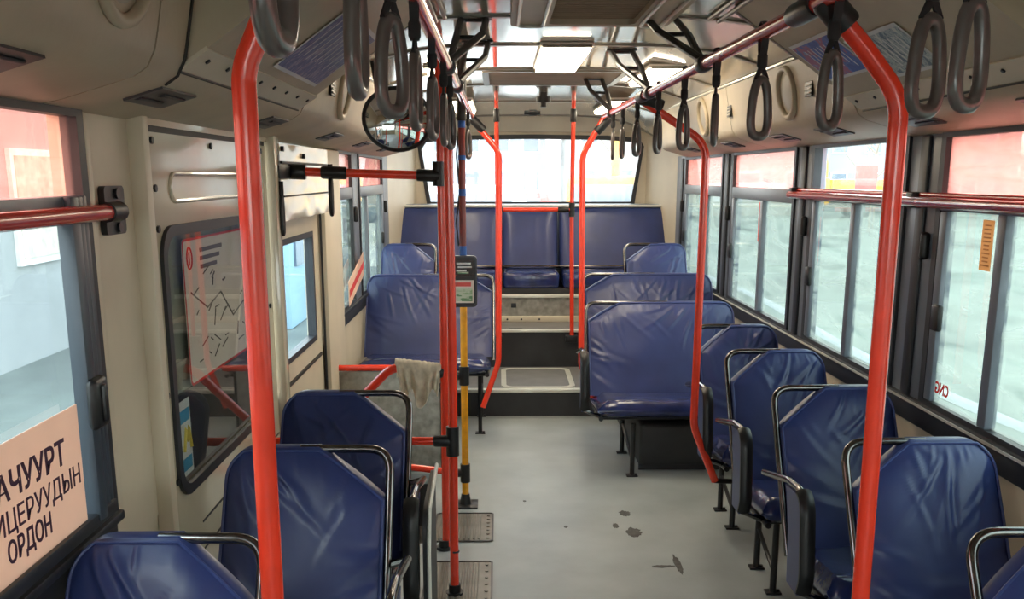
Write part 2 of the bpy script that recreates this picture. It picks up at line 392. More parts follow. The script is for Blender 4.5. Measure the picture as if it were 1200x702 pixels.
# ------------------------------------------------------------------ windows
# each: side, name, y0, y1, lower mullion y (or None), upper pane material, lower pane material
ZS, ZB, ZM0, ZM1, ZT = 0.74, 0.85, 1.44, 1.505, 1.70
def side_window(nm, side, y0, y1, mull, up, low, label, latch_y=None, ZM0=1.44, ZM1=1.505):
    X = XR if side > 0 else XL
    inn = -side
    t = sroot(nm, label, 'window', (X, (y0 + y1) / 2, ZB)); yc = (y0 + y1) / 2
    a, c = y0 - yc, y1 - yc; z = lambda v: v - ZB
    d0, d1 = (-0.015 * inn, 0.02 * inn)
    lo, hi = min(d0, d1), max(d0, d1)
    b = MB(); b.ring([(a - 0.02, z(ZB) - 0.02), (c + 0.02, z(ZB) - 0.02), (c + 0.02, z(ZT) + 0.01), (a - 0.02, z(ZT) + 0.01)],
                     [(a + 0.012, 0.0), (c - 0.012, 0.0), (c - 0.012, z(ZT) - 0.012), (a + 0.012, z(ZT) - 0.012)], fX, lo, hi)
    b.build('frame', 'rubber', t, 30)
    b = MB(); b.box(lo, hi, a + 0.01, c - 0.01, z(ZM0), z(ZM1), 0.004); b.build('crossbar', 'slate', t)
    b = MB(); b.box(-0.002, 0.002, a + 0.01, c - 0.01, z(ZM1) - 0.002, z(ZT) - 0.01); b.build('pane', up, t, 0)
    if mull:
        m = mull - yc
        b = MB(); b.box(lo, hi + 0.004 * inn if inn > 0 else hi, m - 0.024, m + 0.024, 0, z(ZM0) + 0.002, 0.005); b.build('mullion', 'slate', t)
        b = MB(); b.box(-0.006, -0.002, m, c - 0.01, 0, z(ZM0)); b.build('pane', low, t, 0)
        b = MB(); b.box(0.002, 0.006, a + 0.01, m, 0, z(ZM0)); b.build('pane', low, t, 0)
        # inner sash stile of the sliding light
        st = c - 0.03 if True else 0
        b = MB(); b.box(lo, hi, c - 0.06, c - 0.012, 0.0, z(ZM0), 0.006); b.build('sash_stile', 'slate', t)
    else:
        b = MB(); b.box(-0.002, 0.002, a + 0.01, c - 0.01, 0, z(ZM0)); b.build('pane', low, t, 0)
    if latch_y:
        m = latch_y - yc
        b = MB(); b.box(hi if inn > 0 else lo - 0.02, hi + 0.02 if inn > 0 else lo, m - 0.035, m + 0.02, 0.235, 0.32, 0.008); b.build('latch', 'plastic', t)
    return t
w1 = side_window('window_1', 1, 1.80, 3.02, 2.63, 'glass_pink', 'glass_low', 'right window nearest the camera with red upper film and orange sticker', 2.95, 1.462, 1.51)
w2 = side_window('window_2', 1, 3.30, 4.27, 3.757, 'glass_clear', 'glass_low', 'second right window with a clear upper pane', 4.22, 1.462, 1.51)
w3 = side_window('window_3', 1, 4.54, 5.74, 5.08, 'glass_pink', 'glass_low', 'third right window with red upper film behind the single seats', 5.69)
w4 = side_window('window_4', 1, 6.02, 7.2, 6.46, 'glass_pink', 'glass_low', 'last right window before the rear bench', 7.15)
w5 = side_window('window_5', -1, 0.85, 2.0, None, 'glass_pink_left', 'glass_left', 'left window nearest the camera, holding the lettered paper sign', None, 1.478, 1.53)
w6 = side_window('window_6', -1, 5.16, 5.62, None, 'glass_pink', 'glass_low', 'narrow left window just behind the middle door')
w7 = side_window('window_7', -1, 5.93, 7.1, 6.22, 'glass_pink', 'glass_low', 'left window beside the rear double seat', 6.95)
w8 = side_window('window_8', 1, -0.9, 1.5, 0.3, 'glass_pink', 'glass_low', 'right window beside the driver area')
w9 = side_window('window_9', -1, -0.2, 0.55, None, 'glass_pink', 'glass_low', 'left window just ahead of the lettered sign window')
# left front sliding sash: broad grooved stile, bottom sill and latch
b = MB(); b.box(0.0, 0.035, 0.47, 0.51, 0.0, 0.68, 0.006).box(0.0, 0.028, 0.515, 0.545, 0.0, 0.68, 0.006).box(0.0, 0.022, 0.55, 0.575, 0.0, 0.68, 0.004); b.build('sash_stile', 'slate_dark', w5)
b = MB(); b.box(0.025, 0.05, 0.465, 0.535, 0.20, 0.31, 0.014, 3); b.box(0.045, 0.058, 0.49, 0.51, 0.215, 0.295, 0.006); b.build('latch', 'plastic', w5)
b = MB(); b.box(0.0, 0.03, -0.57, 0.57, -0.01, 0.02, 0.004); b.build('sill_rail', 'rubber', w5)
# stickers and lettering carried by the panes
def to_win(w, dx): 
    return lambda u, v, d: (dx, u - w.location.y, v - w.location.z)
s = MB(); s.box(-0.011, -0.009, 2.685 - w1.location.y, 2.748 - w1.location.y, 1.30 - ZB, 1.445 - ZB); st = s.build('sticker', 'orange_sticker', w1)
b = MB(); r = random.Random(3)
for k in range(11):
    z = 1.43 - ZB - k * 0.0115; L = 0.046 * (0.6 + 0.4 * r.random())
    b.box(-0.0125, -0.011, 2.716 - w1.location.y - L / 2, 2.716 - w1.location.y + L / 2, z - 0.002, z + 0.002)
b.build('sticker_print', 'orange_ink', st)
s = MB(); s.box(-0.011, -0.009, 5.06 - w3.location.y, 5.0 - w3.location.y + 0.15, 1.22 - ZB, 1.43 - ZB); s.build('sticker', 'red_board', w3)
# red letters stuck on the outside of the glass, so they read backwards from inside
text_mesh('CNG', 0.052, 'red_film', w1, lambda x, y, z: (-0.010 - z, 2.856 + x - w1.location.y, 0.885 + y - ZB), 'lettering', 'LEFT', 0.80, 0.001)

t = thing('route_sign', 'white paper route sign with dark lettering leaning in the left front window', 'sign', (-0.862, 1.4, ZB + 0.02))
b = MB(); b.box(0, 0.003, -0.45, 0.462, 0.0, 0.247); b.build('paper', 'sign_paper', t)
for body, yr, zb, sz, sxx, bo in (('ГАЧУУРТ', 1.792, 1.016, 0.068, 0.99, 0.0012), ('ОФИЦЕРУУДЫН', 1.850, 0.957, 0.057, 0.93, 0.0), ('ОРДОН', 1.712, 0.903, 0.056, 0.80, 0.0008)):
    text_mesh(body, sz, 'sign_ink', t, lambda x, y, z, yr=yr, zb=zb: (0.004 + z, yr + x - 1.4, zb + y - ZB - 0.02), 'lettering', 'RIGHT', sxx, bo)
t = thing('paper_notice', 'tilted white and red paper notice behind the glass after the door', 'sign', (-0.845, 5.55, ZB + 0.0))
b = MB(); b.sheet([(0, -0.30, 0.0), (0.0, 0.30, 0.12), (0.0, 0.30, 0.26), (0, -0.30, 0.14)], 0.003, (1, 0, 0)); b.build('sheet', 'sign_paper', t)
b = MB(); b.sheet([(0.004, -0.28, 0.05), (0.004, 0.28, 0.165), (0.004, 0.28, 0.205), (0.004, -0.28, 0.09)], 0.001, (1, 0, 0)); b.build('red_band', 'ink_red', t)

# ------------------------------------------------------------------ side walls
wr = sroot('wall_right', 'cream right side wall below dark window ledge', 'wall')
b = MB(); b.box(XR, XR + 0.06, Y0, Y1, -0.1, ZS); b.build('lower_panel', 'cream', wr)
b = MB(); b.box(XR - 0.012, XR + 0.06, Y0, 7.6, ZS, ZB - 0.04, 0.006).box(XR - 0.03, XR + 0.06, Y0, 7.6, ZB - 0.04, ZB - 0.018, 0.005); b.build('window_ledge', 'rubber', wr)
b = MB(); b.box(XR - 0.034, XR - 0.028, Y0, 7.6, ZB - 0.032, ZB - 0.024); b.build('ledge_bead', 'alu', wr)
b = MB(); b.box(XR, XR + 0.06, Y0, Y1, ZT, 2.1); b.build('upper_panel', 'cream', wr)
for y0, y1 in ((1.5, 1.8), (3.02, 3.30), (4.27, 4.54), (5.74, 6.02), (7.2, 7.6)):
    b = MB(); b.box(XR - 0.012, XR + 0.05, y0 + 0.02, y1 - 0.02, ZB - 0.03, ZT + 0.02, 0.008); pl = b.build('pillar', 'slate', wr)
    b = MB(); b.box(XR - 0.024, XR - 0.010, y0 + 0.10, y0 + 0.16, ZB - 0.02, ZT, 0.005); b.build('pillar_strip', 'rubber', pl)
    b = MB(); b.box(XR - 0.04, XR - 0.01, y0 + 0.05, y0 + 0.075, 1.30, 1.39, 0.012, 3); b.build('coat_hook', 'plastic', pl)
b = MB(); b.box(XR, XR + 0.06, 7.58, Y1, ZS, ZT); b.build('rear_quarter', 'cream', wr)
b = MB(); b.box(XR, XR + 0.06, Y0, -0.9, ZS, ZT); b.build('front_quarter', 'cream', wr)
wl = sroot('wall_left', 'cream left side wall with the middle door opening', 'wall')
b = MB(); b.box(XL - 0.06, XL, Y0, 3.66, -0.4, ZS).box(XL - 0.06, XL, 4.66, Y1, -0.4, ZS); b.build('lower_panel', 'cream', wl)
b = MB(); b.box(XL - 0.06, XL + 0.012, Y0, 2.03, ZS, ZB - 0.04, 0.006).box(XL - 0.06, XL + 0.03, Y0, 2.03, ZB - 0.04, ZB - 0.018, 0.005)
b.box(XL - 0.06, XL + 0.012, 5.1, 7.5, ZS, ZB - 0.04, 0.006).box(XL - 0.06, XL + 0.03, 5.1, 7.5, ZB - 0.04, ZB - 0.018, 0.005); b.build('window_ledge', 'rubber', wl)
b = MB(); b.box(XL - 0.06, XL, Y0, Y1, ZT, 2.1); b.build('upper_panel', 'cream', wl)
b = MB(); b.box(XL - 0.06, XL + 0.004, 2.03, 2.40, ZS - 0.02, ZT + 0.02); b.build('broad_pillar', 'cream', wl)
b = MB(); b.box(XL - 0.04, XL + 0.018, 2.025, 2.055, ZS + 0.08, ZT, 0.006); b.build('pillar_trim', 'cream', wl)
for y0, y1 in ((0.55, 0.85), (5.62, 5.93), (7.1, 7.5)):
    b = MB(); b.box(XL - 0.05, XL + 0.012, y0 + 0.02, y1 - 0.02, ZB - 0.03, ZT + 0.02, 0.008); pl = b.build('pillar', 'slate', wl)
    b = MB(); b.box(XL + 0.01, XL + 0.04, y0 + 0.05, y0 + 0.075, 1.30, 1.39, 0.012, 3); b.build('coat_hook', 'plastic', pl)
b = MB(); b.box(XL - 0.06, XL, 7.48, Y1, ZS, ZT); b.build('rear_quarter', 'cream', wl)
b = MB(); b.box(XL - 0.06, XL, Y0, -0.2, ZS, ZT); b.build('front_quarter', 'cream', wl)
# door post between door and rear windows
b = MB(); b.box(XL - 0.06, XL + 0.03, 4.66, 5.13, ZS - 0.9, ZT, 0.01); b.build('door_post', 'cream', wl)
b = MB(); b.box(XL + 0.0, XL + 0.010, 4.652, 4.662, -0.3, ZT - 0.05); b.build('door_seal', 'rubber', wl)

# ------------------------------------------------------------------ door pocket (trim) with its glazed opening
XP = -0.85
tp = sroot('trim_1', 'cream door pocket panel with round-cornered glazed opening', 'wall panel')
hole = rrect(2.385, 3.37, 0.735, 1.432, 0.075, 8)
def subdiv_outer(y0, y1, z0, z1, inner):
    # outer outline with one point per inner point, so the two zip into clean quads
    out = []; yc, zc_ = (2.385 + 3.37) / 2, (0.735 + 1.432) / 2
    n = len(inner) // 4
    for q, (Y, Z) in enumerate(((y1, z1), (y0, z1), (y0, z0), (y1, z0))):
        for k in range(n): out.append((Y, Z))
    return out
o4 = subdiv_outer(2.31, 3.50, 0.0, 1.675, hole)
b = MB(); n = len(hole)
A = [b.bm.verts.new((XP, y, z)) for y, z in hole]; B = [b.bm.verts.new((XP - 0.035, y, z)) for y, z in hole]
crn = [b.bm.verts.new((XP, y, z)) for y, z in ((3.50, 1.675), (2.31, 1.675), (2.31, 0.0), (3.50, 0.0))]
q = n // 4
for i in range(n):
    b.bm.faces.new((A[i], A[(i + 1) % n], B[(i + 1) % n], B[i]))
for c in range(4):
    for k in range(q - 1): b.bm.faces.new((crn[c], A[c * q + k], A[c * q + k + 1]))
    b.bm.faces.new((crn[c], A[c * q + q - 1], A[(c * q + q) % n], crn[(c + 1) % 4]))
b.box(XL, XP, 2.300, 2.31, 0.0, 1.675).box(XL, XP, 3.50, 3.512, 0.0, 1.675)
b.build('pocket_panel', 'cream_gloss', tp, 30)
b = MB(); b.box(XL, XP + 0.004, 2.30, 3.66, 1.69, 1.76); b.build('header', 'cream_gloss', tp)
b = MB(); b.box(XL, XP - 0.002, 2.30, 3.51, 1.675, 1.69); b.build('seam', 'seam', tp)
b = MB(); b.box(XL, XP + 0.012, 2.292, 2.332, 0.0, 1.76, 0.005); b.build('edge_strip', 'cream', tp)
b = MB(); b.tube([Vector((XP + 0.001, y, z)) for y, z in rrect(2.48, 3.44, 1.505, 1.575, 0.034, 6)], 0.006, 8, closed=True); b.build('pressed_rib', 'cream_gloss', tp)
b = MB(); b.ring(rrect(2.372, 3.383, 0.722, 1.445, 0.085, 8), rrect(2.40, 3.355, 0.75, 1.417, 0.065, 8), fX, XP - 0.004, XP + 0.010); b.build('window_seal', 'rubber', tp)
b = MB(); b.box(XP - 0.010, XP - 0.007, 2.39, 3.365, 0.74, 1.425); b.build('pane', 'glass_pocket', tp, 0)
b = MB()
for y, z in ((2.37, 1.655), (2.37, 1.54), (2.37, 1.44), (2.345, 1.02), (2.37, 0.78), (2.85, 1.655), (3.44, 1.655), (3.46, 1.1)): b.disc((XP, y, z), 0.009, (1, 0, 0), 0.006, 8)
b.build('screw', 'rubber', tp)['kind'] = 'stuff'
b = MB(); b.box(XL - 0.001, XL + 0.001, 2.36, 3.42, 0.70, 1.46); b.build('lining', 'recess', tp)
b = MB(); b.box(XL + 0.001, XL + 0.008, 2.37, 3.40, 0.74, 0.985); b.build('reflection_board', 'reflection_board', tp)  # dark slab imitating the seat back's reflection in the pocket glass
b = MB()
for z in (1.18, 1.06): b.box(XL + 0.001, XL + 0.006, 2.46, 2.60, z, z + 0.012)
b.build('ledge', 'grey_board', tp)
# panel lines below the glass
b = MB(); b.box(XP, XP + 0.002, 2.55, 3.5, 0.60, 0.606).box(XP, XP + 0.002, 2.55, 3.5, 0.52, 0.526); b.build('panel_line', 'seam', tp)
t = thing('route_map', 'white route map sheet with red border behind the door pocket glass', 'notice', (XP - 0.012, 2.83, 1.19))
b = MB(); b.prism(rrect(-0.25, 0.42, -0.20, 0.21, 0.02), fX, -0.004, -0.002); b.build('sheet', 'paper', t)
b = MB(); b.ring(rrect(-0.25, 0.42, -0.20, 0.21, 0.02), rrect(-0.243, 0.413, -0.193, 0.203, 0.016), fX, -0.002, -0.001); b.build('red_border', 'ink_red', t)
b = MB(); r = random.Random(11)
for k in range(3): b.box(-0.002, -0.001, -0.10, 0.12 - 0.03 * k, 0.165 - k * 0.024, 0.177 - k * 0.024)
for k in range(26):
    y, z = -0.2 + 0.52 * r.random(), -0.16 + 0.27 * r.random(); a = r.choice((0.3, 0.5, -0.4, 0.05, 1.2)); L = 0.02 + 0.05 * r.random()
    d = Vector((0, math.cos(a), math.sin(a))) * L; p = Vector((-0.0015, y, z))
    b.tube([p - d / 2, p + d / 2], 0.0022, 4)
b.tube([(-0.0015, -0.2, 0.06), (-0.0015, -0.06, 0.0), (-0.0015, 0.08, 0.03), (-0.0015, 0.2, -0.06), (-0.0015, 0.33, -0.03)], 0.003, 4); b.build('map_lines', 'ink_grey', t)
b = MB(); b.tube([Vector((-0.0015, -0.195 + 0.022 * math.cos(a * PI / 8), 0.155 + 0.03 * math.sin(a * PI / 8))) for a in range(16)], 0.003, 4, closed=True); b.box(-0.002, -0.001, -0.20, -0.19, 0.135, 0.172); b.build('emblem', 'ink_red', t)
t = thing('window_sticker', 'blue, white and yellow sticker at the lower left of the door pocket glass', 'sticker', (XP - 0.012, 2.50, 0.86))
b = MB(); b.box(-0.004, -0.002, -0.075, 0.05, -0.10, 0.11); b.build('sheet', 'poster_bg', t)
b = MB(); b.box(-0.002, -0.001, -0.06, 0.04, 0.05, 0.085).box(-0.002, -0.001, -0.06, 0.04, -0.085, -0.05).box(-0.002, -0.001, -0.06, -0.035, -0.05, 0.05); b.build('blue_print', 'sticker_blue', t)
b = MB(); b.tube([(-0.0015, -0.02, -0.03), (-0.0015, 0.0, 0.03), (-0.0015, 0.012, -0.005), (-0.0015, 0.025, 0.03), (-0.0015, 0.04, -0.03)], 0.006, 4); b.build('yellow_print', 'sticker_yellow', t)

# ------------------------------------------------------------------ sliding door leaf
td = sroot('door_1', 'cream middle door leaf with a tall window', 'door', (XL - 0.02, 4.16, -0.3))
D = lambda y, z: (y - 4.16, z + 0.3)
op = [D(3.745, 0.795), D(4.50, 0.795), D(4.50, 1.315), D(3.745, 1.315)]
b = MB(); b.ring([D(3.66, -0.3), D(4.66, -0.3), D(4.66, 1.55), D(3.66, 1.55)], op, fX, -0.03, 0.012); b.build('leaf', 'cream', td, 30)
b = MB(); b.ring(op, [D(3.775, 0.82), D(4.47, 0.82), D(4.47, 1.29), D(3.775, 1.29)], fX, -0.02, 0.018); b.build('window_seal', 'rubber', td, 30)
b = MB(); b.box(-0.004, 0.0, D(3.76, 0)[0], D(4.49, 0)[0], D(0, 0.80)[1], D(0, 1.31)[1]); b.build('pane', 'glass_door', td, 0)
b = MB(); b.box(0.012, 0.02, D(3.7, 0)[0], D(4.6, 0)[0], D(0, 0.70)[1], D(0, 0.715)[1]); b.build('groove_strip', 'seam', td)
# post at the pocket edge and mechanism cover
b = MB(); b.box(XL, XP + 0.03, 3.53, 3.60, 0.0, 1.76, 0.008); b.build('pocket_post', 'cream_gloss', tp)
b = MB(); b.box(XL - 0.03, XP + 0.005, 3.60, 3.66, 0.0, 1.76); b.build('post_side', 'cream', tp)
t2 = thing('door_mechanism_cover', 'glossy cream cover wrapped in clear film above the middle door', 'cover', (XL, 4.15, 1.40))
b = MB()
for j in range(1): pass
NU, NV = 26, 14
vs = [[b.bm.verts.new((0.055 + 0.003 * noise.noise(Vector((u * 7, v * 6, 2))) + (0.02 if v < 0.5 else 0.0) * (0.5 - v) , -0.52 + 1.01 * u, 0.29 * v)) for u in [i / NU for i in range(NU + 1)]] for v in [k / NV for k in range(NV + 1)]]
for k in range(NV):
    for i in range(NU): b.bm.faces.new((vs[k][i], vs[k][i + 1], vs[k + 1][i + 1], vs[k + 1][i]))
bk = [[b.bm.verts.new((0.0, -0.52 + 1.01 * i / NU, z)) for i in range(NU + 1)] for z in (0.0, 0.29)]
for i in range(NU):
    b.bm.faces.new((bk[0][i], bk[0][i + 1], vs[0][i + 1], vs[0][i])); b.bm.faces.new((bk[1][i], vs[NV][i], vs[NV][i + 1], bk[1][i + 1]))
lf = [vs[k][0] for k in range(NV + 1)]; b.bm.faces.new([bk[0][0]] + lf + [bk[1][0]])
rt = [vs[k][NU] for k in range(NV + 1)]; b.bm.faces.new([bk[0][NU]] + rt + [bk[1][NU]])
b.build('cover', 'cream_gloss', t2, 60)
b = MB(); b.box(0.0, 0.066, -0.53, 0.51, 0.215, 0.224).box(0.0, 0.07, -0.53, 0.51, 0.09, 0.096); b.build('seam', 'seam', t2)
b = MB(); b.disc((0.055, -0.1, 0.25), 0.01, (1, 0, 0), 0.012, 8); b.disc((0.055, -0.49, 0.27), 0.01, (1, 0, 0), 0.012, 8); b.build('screw', 'rubber', t2)['kind'] = 'stuff'

# ------------------------------------------------------------------ rear wall
wb = sroot('wall_rear', 'cream rear wall around the back window', 'wall')
YB = 8.1
wpo = [(-0.60, 1.335), (1.135, 1.335), (1.205, 1.80), (1.165, 1.865), (0.9, 1.885), (0.27, 1.893), (-0.36, 1.885), (-0.63, 1.865), (-0.672, 1.80)]
wco = [(XL, 0.45), (XR, 0.45), (XR, 1.80), (XR, 2.12), (0.9, 2.12), (0.27, 2.12), (-0.36, 2.12), (XL, 2.12), (XL, 1.80)]
b = MB(); b.ring(wco, wpo, fY, YB, YB + 0.08); b.build('rear_panel', 'cream', wb, 30)
cen = (0.27, 1.6)
def shrink(p, dx, dz): return [(cen[0] + (x - cen[0]) * (1 - dx), cen[1] + (z - cen[1]) * (1 - dz)) for x, z in p]
twin = sroot('window_10', 'wide bright rear window of the bus', 'window', (0, YB, 0))
b = MB(); b.ring(shrink(wpo, -0.012, -0.05), shrink(wpo, 0.022, 0.075), fY, -0.012, 0.02); b.build('frame', 'rubber', twin, 30)
b = MB(); b.prism(shrink(wpo, -0.005, -0.02), fY, 0.03, 0.034); b.build('pane', 'glass_rear', twin, 0)
# slanted rear quarter pillars
b = MB(); b.prism([(XL, 7.45), (XL, YB), (-0.70, YB)], fZ, 1.0, 1.95); b.build('corner_panel', 'cream', wb)
b = MB(); b.prism([(XR, 7.55), (1.24, YB), (XR, YB)], fZ, 1.0, 1.95); b.build('corner_panel', 'cream', wb)
# sloping cove from the ceiling to the top of the window
b = MB(); b.prism([(7.95, 2.075), (YB, 2.075), (YB, 1.93), (8.06, 1.93)], lambda u, v, d: (d, u, v), XL, XR); b.build('rear_cove', 'cream', wb)

# ------------------------------------------------------------------ ceiling
tcg = sroot('ceiling', 'glossy cream bus ceiling of wide panels with dark joints', 'ceiling')
xs = [XL + (XR - XL) * k / 22 for k in range(23)]
b = MB()
prof = [(x, zc(x) + 0.012) for x in xs] + [(x, zc(x) + 0.05) for x in reversed(xs)]
b.prism(prof, fC, Y0, 5.93).prism(prof, fC, 5.93, Y1); b.build('backing', 'seam', tcg)
ys = [Y0, -1.35, -0.3, 0.75, 1.8, 2.75, 3.45, 4.175, 5.10, 5.93, 6.90, 7.96]
for y0, y1 in zip(ys[:-1], ys[1:]):
    b = MB()
    p = [(x, zc(x)) for x in xs] + [(x, zc(x) + 0.011) for x in reversed(xs)]
    b.prism(p, fC, y0 + 0.012, y1 - 0.012); b.build('ceiling_panel', 'ceil', tcg, 30)
for y in ys[1:-1] + [7.96]:
    b = MB()
    p = [(x, zc(x) - 0.007) for x in xs] + [(x, zc(x) + 0.006) for x in reversed(xs)]
    b.prism(p, fC, y - 0.017, y + 0.017); b.build('joint_strip', 'ceil_trim', tcg, 30)
# roof hatch set in the ceiling
t = thing('roof_hatch', 'flat brown hatch set across the ceiling behind the central lamp', 'hatch', (0.30, 5.52, 2.11))
b = MB(); b.prism(rrect(-0.36, 0.36, -0.36, 0.36, 0.05), fZ, -0.006, 0.004); b.build('panel', 'hatch_brown', t)
b = MB(); b.ring(rrect(-0.39, 0.39, -0.39, 0.39, 0.07), rrect(-0.355, 0.355, -0.355, 0.355, 0.05), fZ, -0.009, 0.004); b.build('rim', 'ceil_trim', t)
# return-air grille near the top of the view
t = thing('air_grille', 'wide ceiling grille with brown perforated middle between the overhead boxes', 'air grille', (0.30, 2.8, 2.108))
b = MB(); b.ring(rrect(-0.26, 0.28, -0.62, 0.62, 0.04), rrect(-0.13, 0.16, -0.55, 0.57, 0.03), fZ, -0.035, 0.0); b.build('frame', 'duct', t)
b = MB(); b.box(-0.14, 0.17, -0.56, 0.58, -0.016, -0.004); g = b.build('perforated_panel', 'hatch_brown', t)
b = MB()
for k in range(40): b.box(-0.13, 0.16, -0.54 + k * 0.028, -0.534 + k * 0.028, -0.0175, -0.012)
b.build('fine_ribs', 'hatch_brown', g)['kind'] = 'stuff'
b = MB(); b.tube(fillet([(-0.235, -0.6, -0.04), (-0.235, 0.58, -0.04), (-0.15, 0.58, -0.04), (-0.15, -0.6, -0.04)], 0.03), 0.006, 6); b.build('clip_frame', 'alu', t)
b = MB(); b.tube(fillet([(0.25, -0.6, -0.04), (0.25, 0.58, -0.04), (0.18, 0.58, -0.04), (0.18, -0.6, -0.04)], 0.03), 0.006, 6); b.build('clip_frame', 'alu', t)
# ceiling lamps
def lamp(x, y0, y1, w, label):
    yc = (y0 + y1) / 2; h = (y1 - y0) / 2; z = zc(x) - drop(y1)
    t = thing('ceiling_lamp', label, 'lamp', (x, yc, z), 0, 'lit lamps on the bus ceiling')
    b = MB(); b.box(-w / 2 - 0.012, w / 2 + 0.012, -h - 0.012, h + 0.012, -0.016, -0.001, 0.004); b.build('base', 'white', t)
    b = MB(); b.box(-w / 2, w / 2, -h, h, -0.036, -0.012, 0.010, 3); b.build('diffuser', 'lamp', t)
    b = MB(); b.box(-w / 2 - 0.004, w / 2 + 0.004, h + 0.001, h + 0.012, -0.030, -0.010, 0.003); b.build('end_cap', 'ceil_trim', t)
    b = MB(); b.box(-w / 2 - 0.004, w / 2 + 0.004, -h - 0.012, -h - 0.001, -0.024, -0.010, 0.003); b.build('end_cap', 'ceil_trim', t)
lamp(0.285, 4.10, 4.96, 0.20, 'lit rectangular lamp in the middle of the ceiling')
lamp(0.82, 4.75, 5.55, 0.16, 'lit ceiling lamp above the right hand rail, nearer one')
lamp(0.79, 6.25, 7.35, 0.14, 'lit ceiling lamp above the right hand rail, far one by the rear cove')
lamp(-0.28, 4.75, 5.55, 0.16, 'lit ceiling lamp above the left rail, half hidden by straps')
lamp(-0.25, 6.25, 7.35, 0.14, 'lit ceiling lamp far back above the left rail end')
t = thing('ceiling_knob', 'small black round knob fixed under the ceiling beyond the central lamp', 'knob', (0.29, 6.35, zc(0.29) - drop(6.35)))
b = MB(); b.disc((0, 0, 0), 0.028, (0, 0, -1), 0.03, 14).disc((0, 0, -0.03), 0.05, (0, 0, -1), 0.035, 14).disc((0, 0, -0.065), 0.022, (0, 0, -1), 0.03, 12); b.build('housing', 'plastic', t)  # plain round black knob under the ceiling
t = thing('roof_catch', 'flat black latch on the ceiling just ahead of the rear cove', 'latch', (0.27, 7.75, zc(0.27) - drop(7.75)))
b = MB(); b.box(-0.07, 0.06, -0.02, 0.02, -0.016, -0.001, 0.005).box(-0.03, 0.03, -0.012, 0.012, -0.024, -0.014, 0.004); b.build('latch', 'plastic', t)

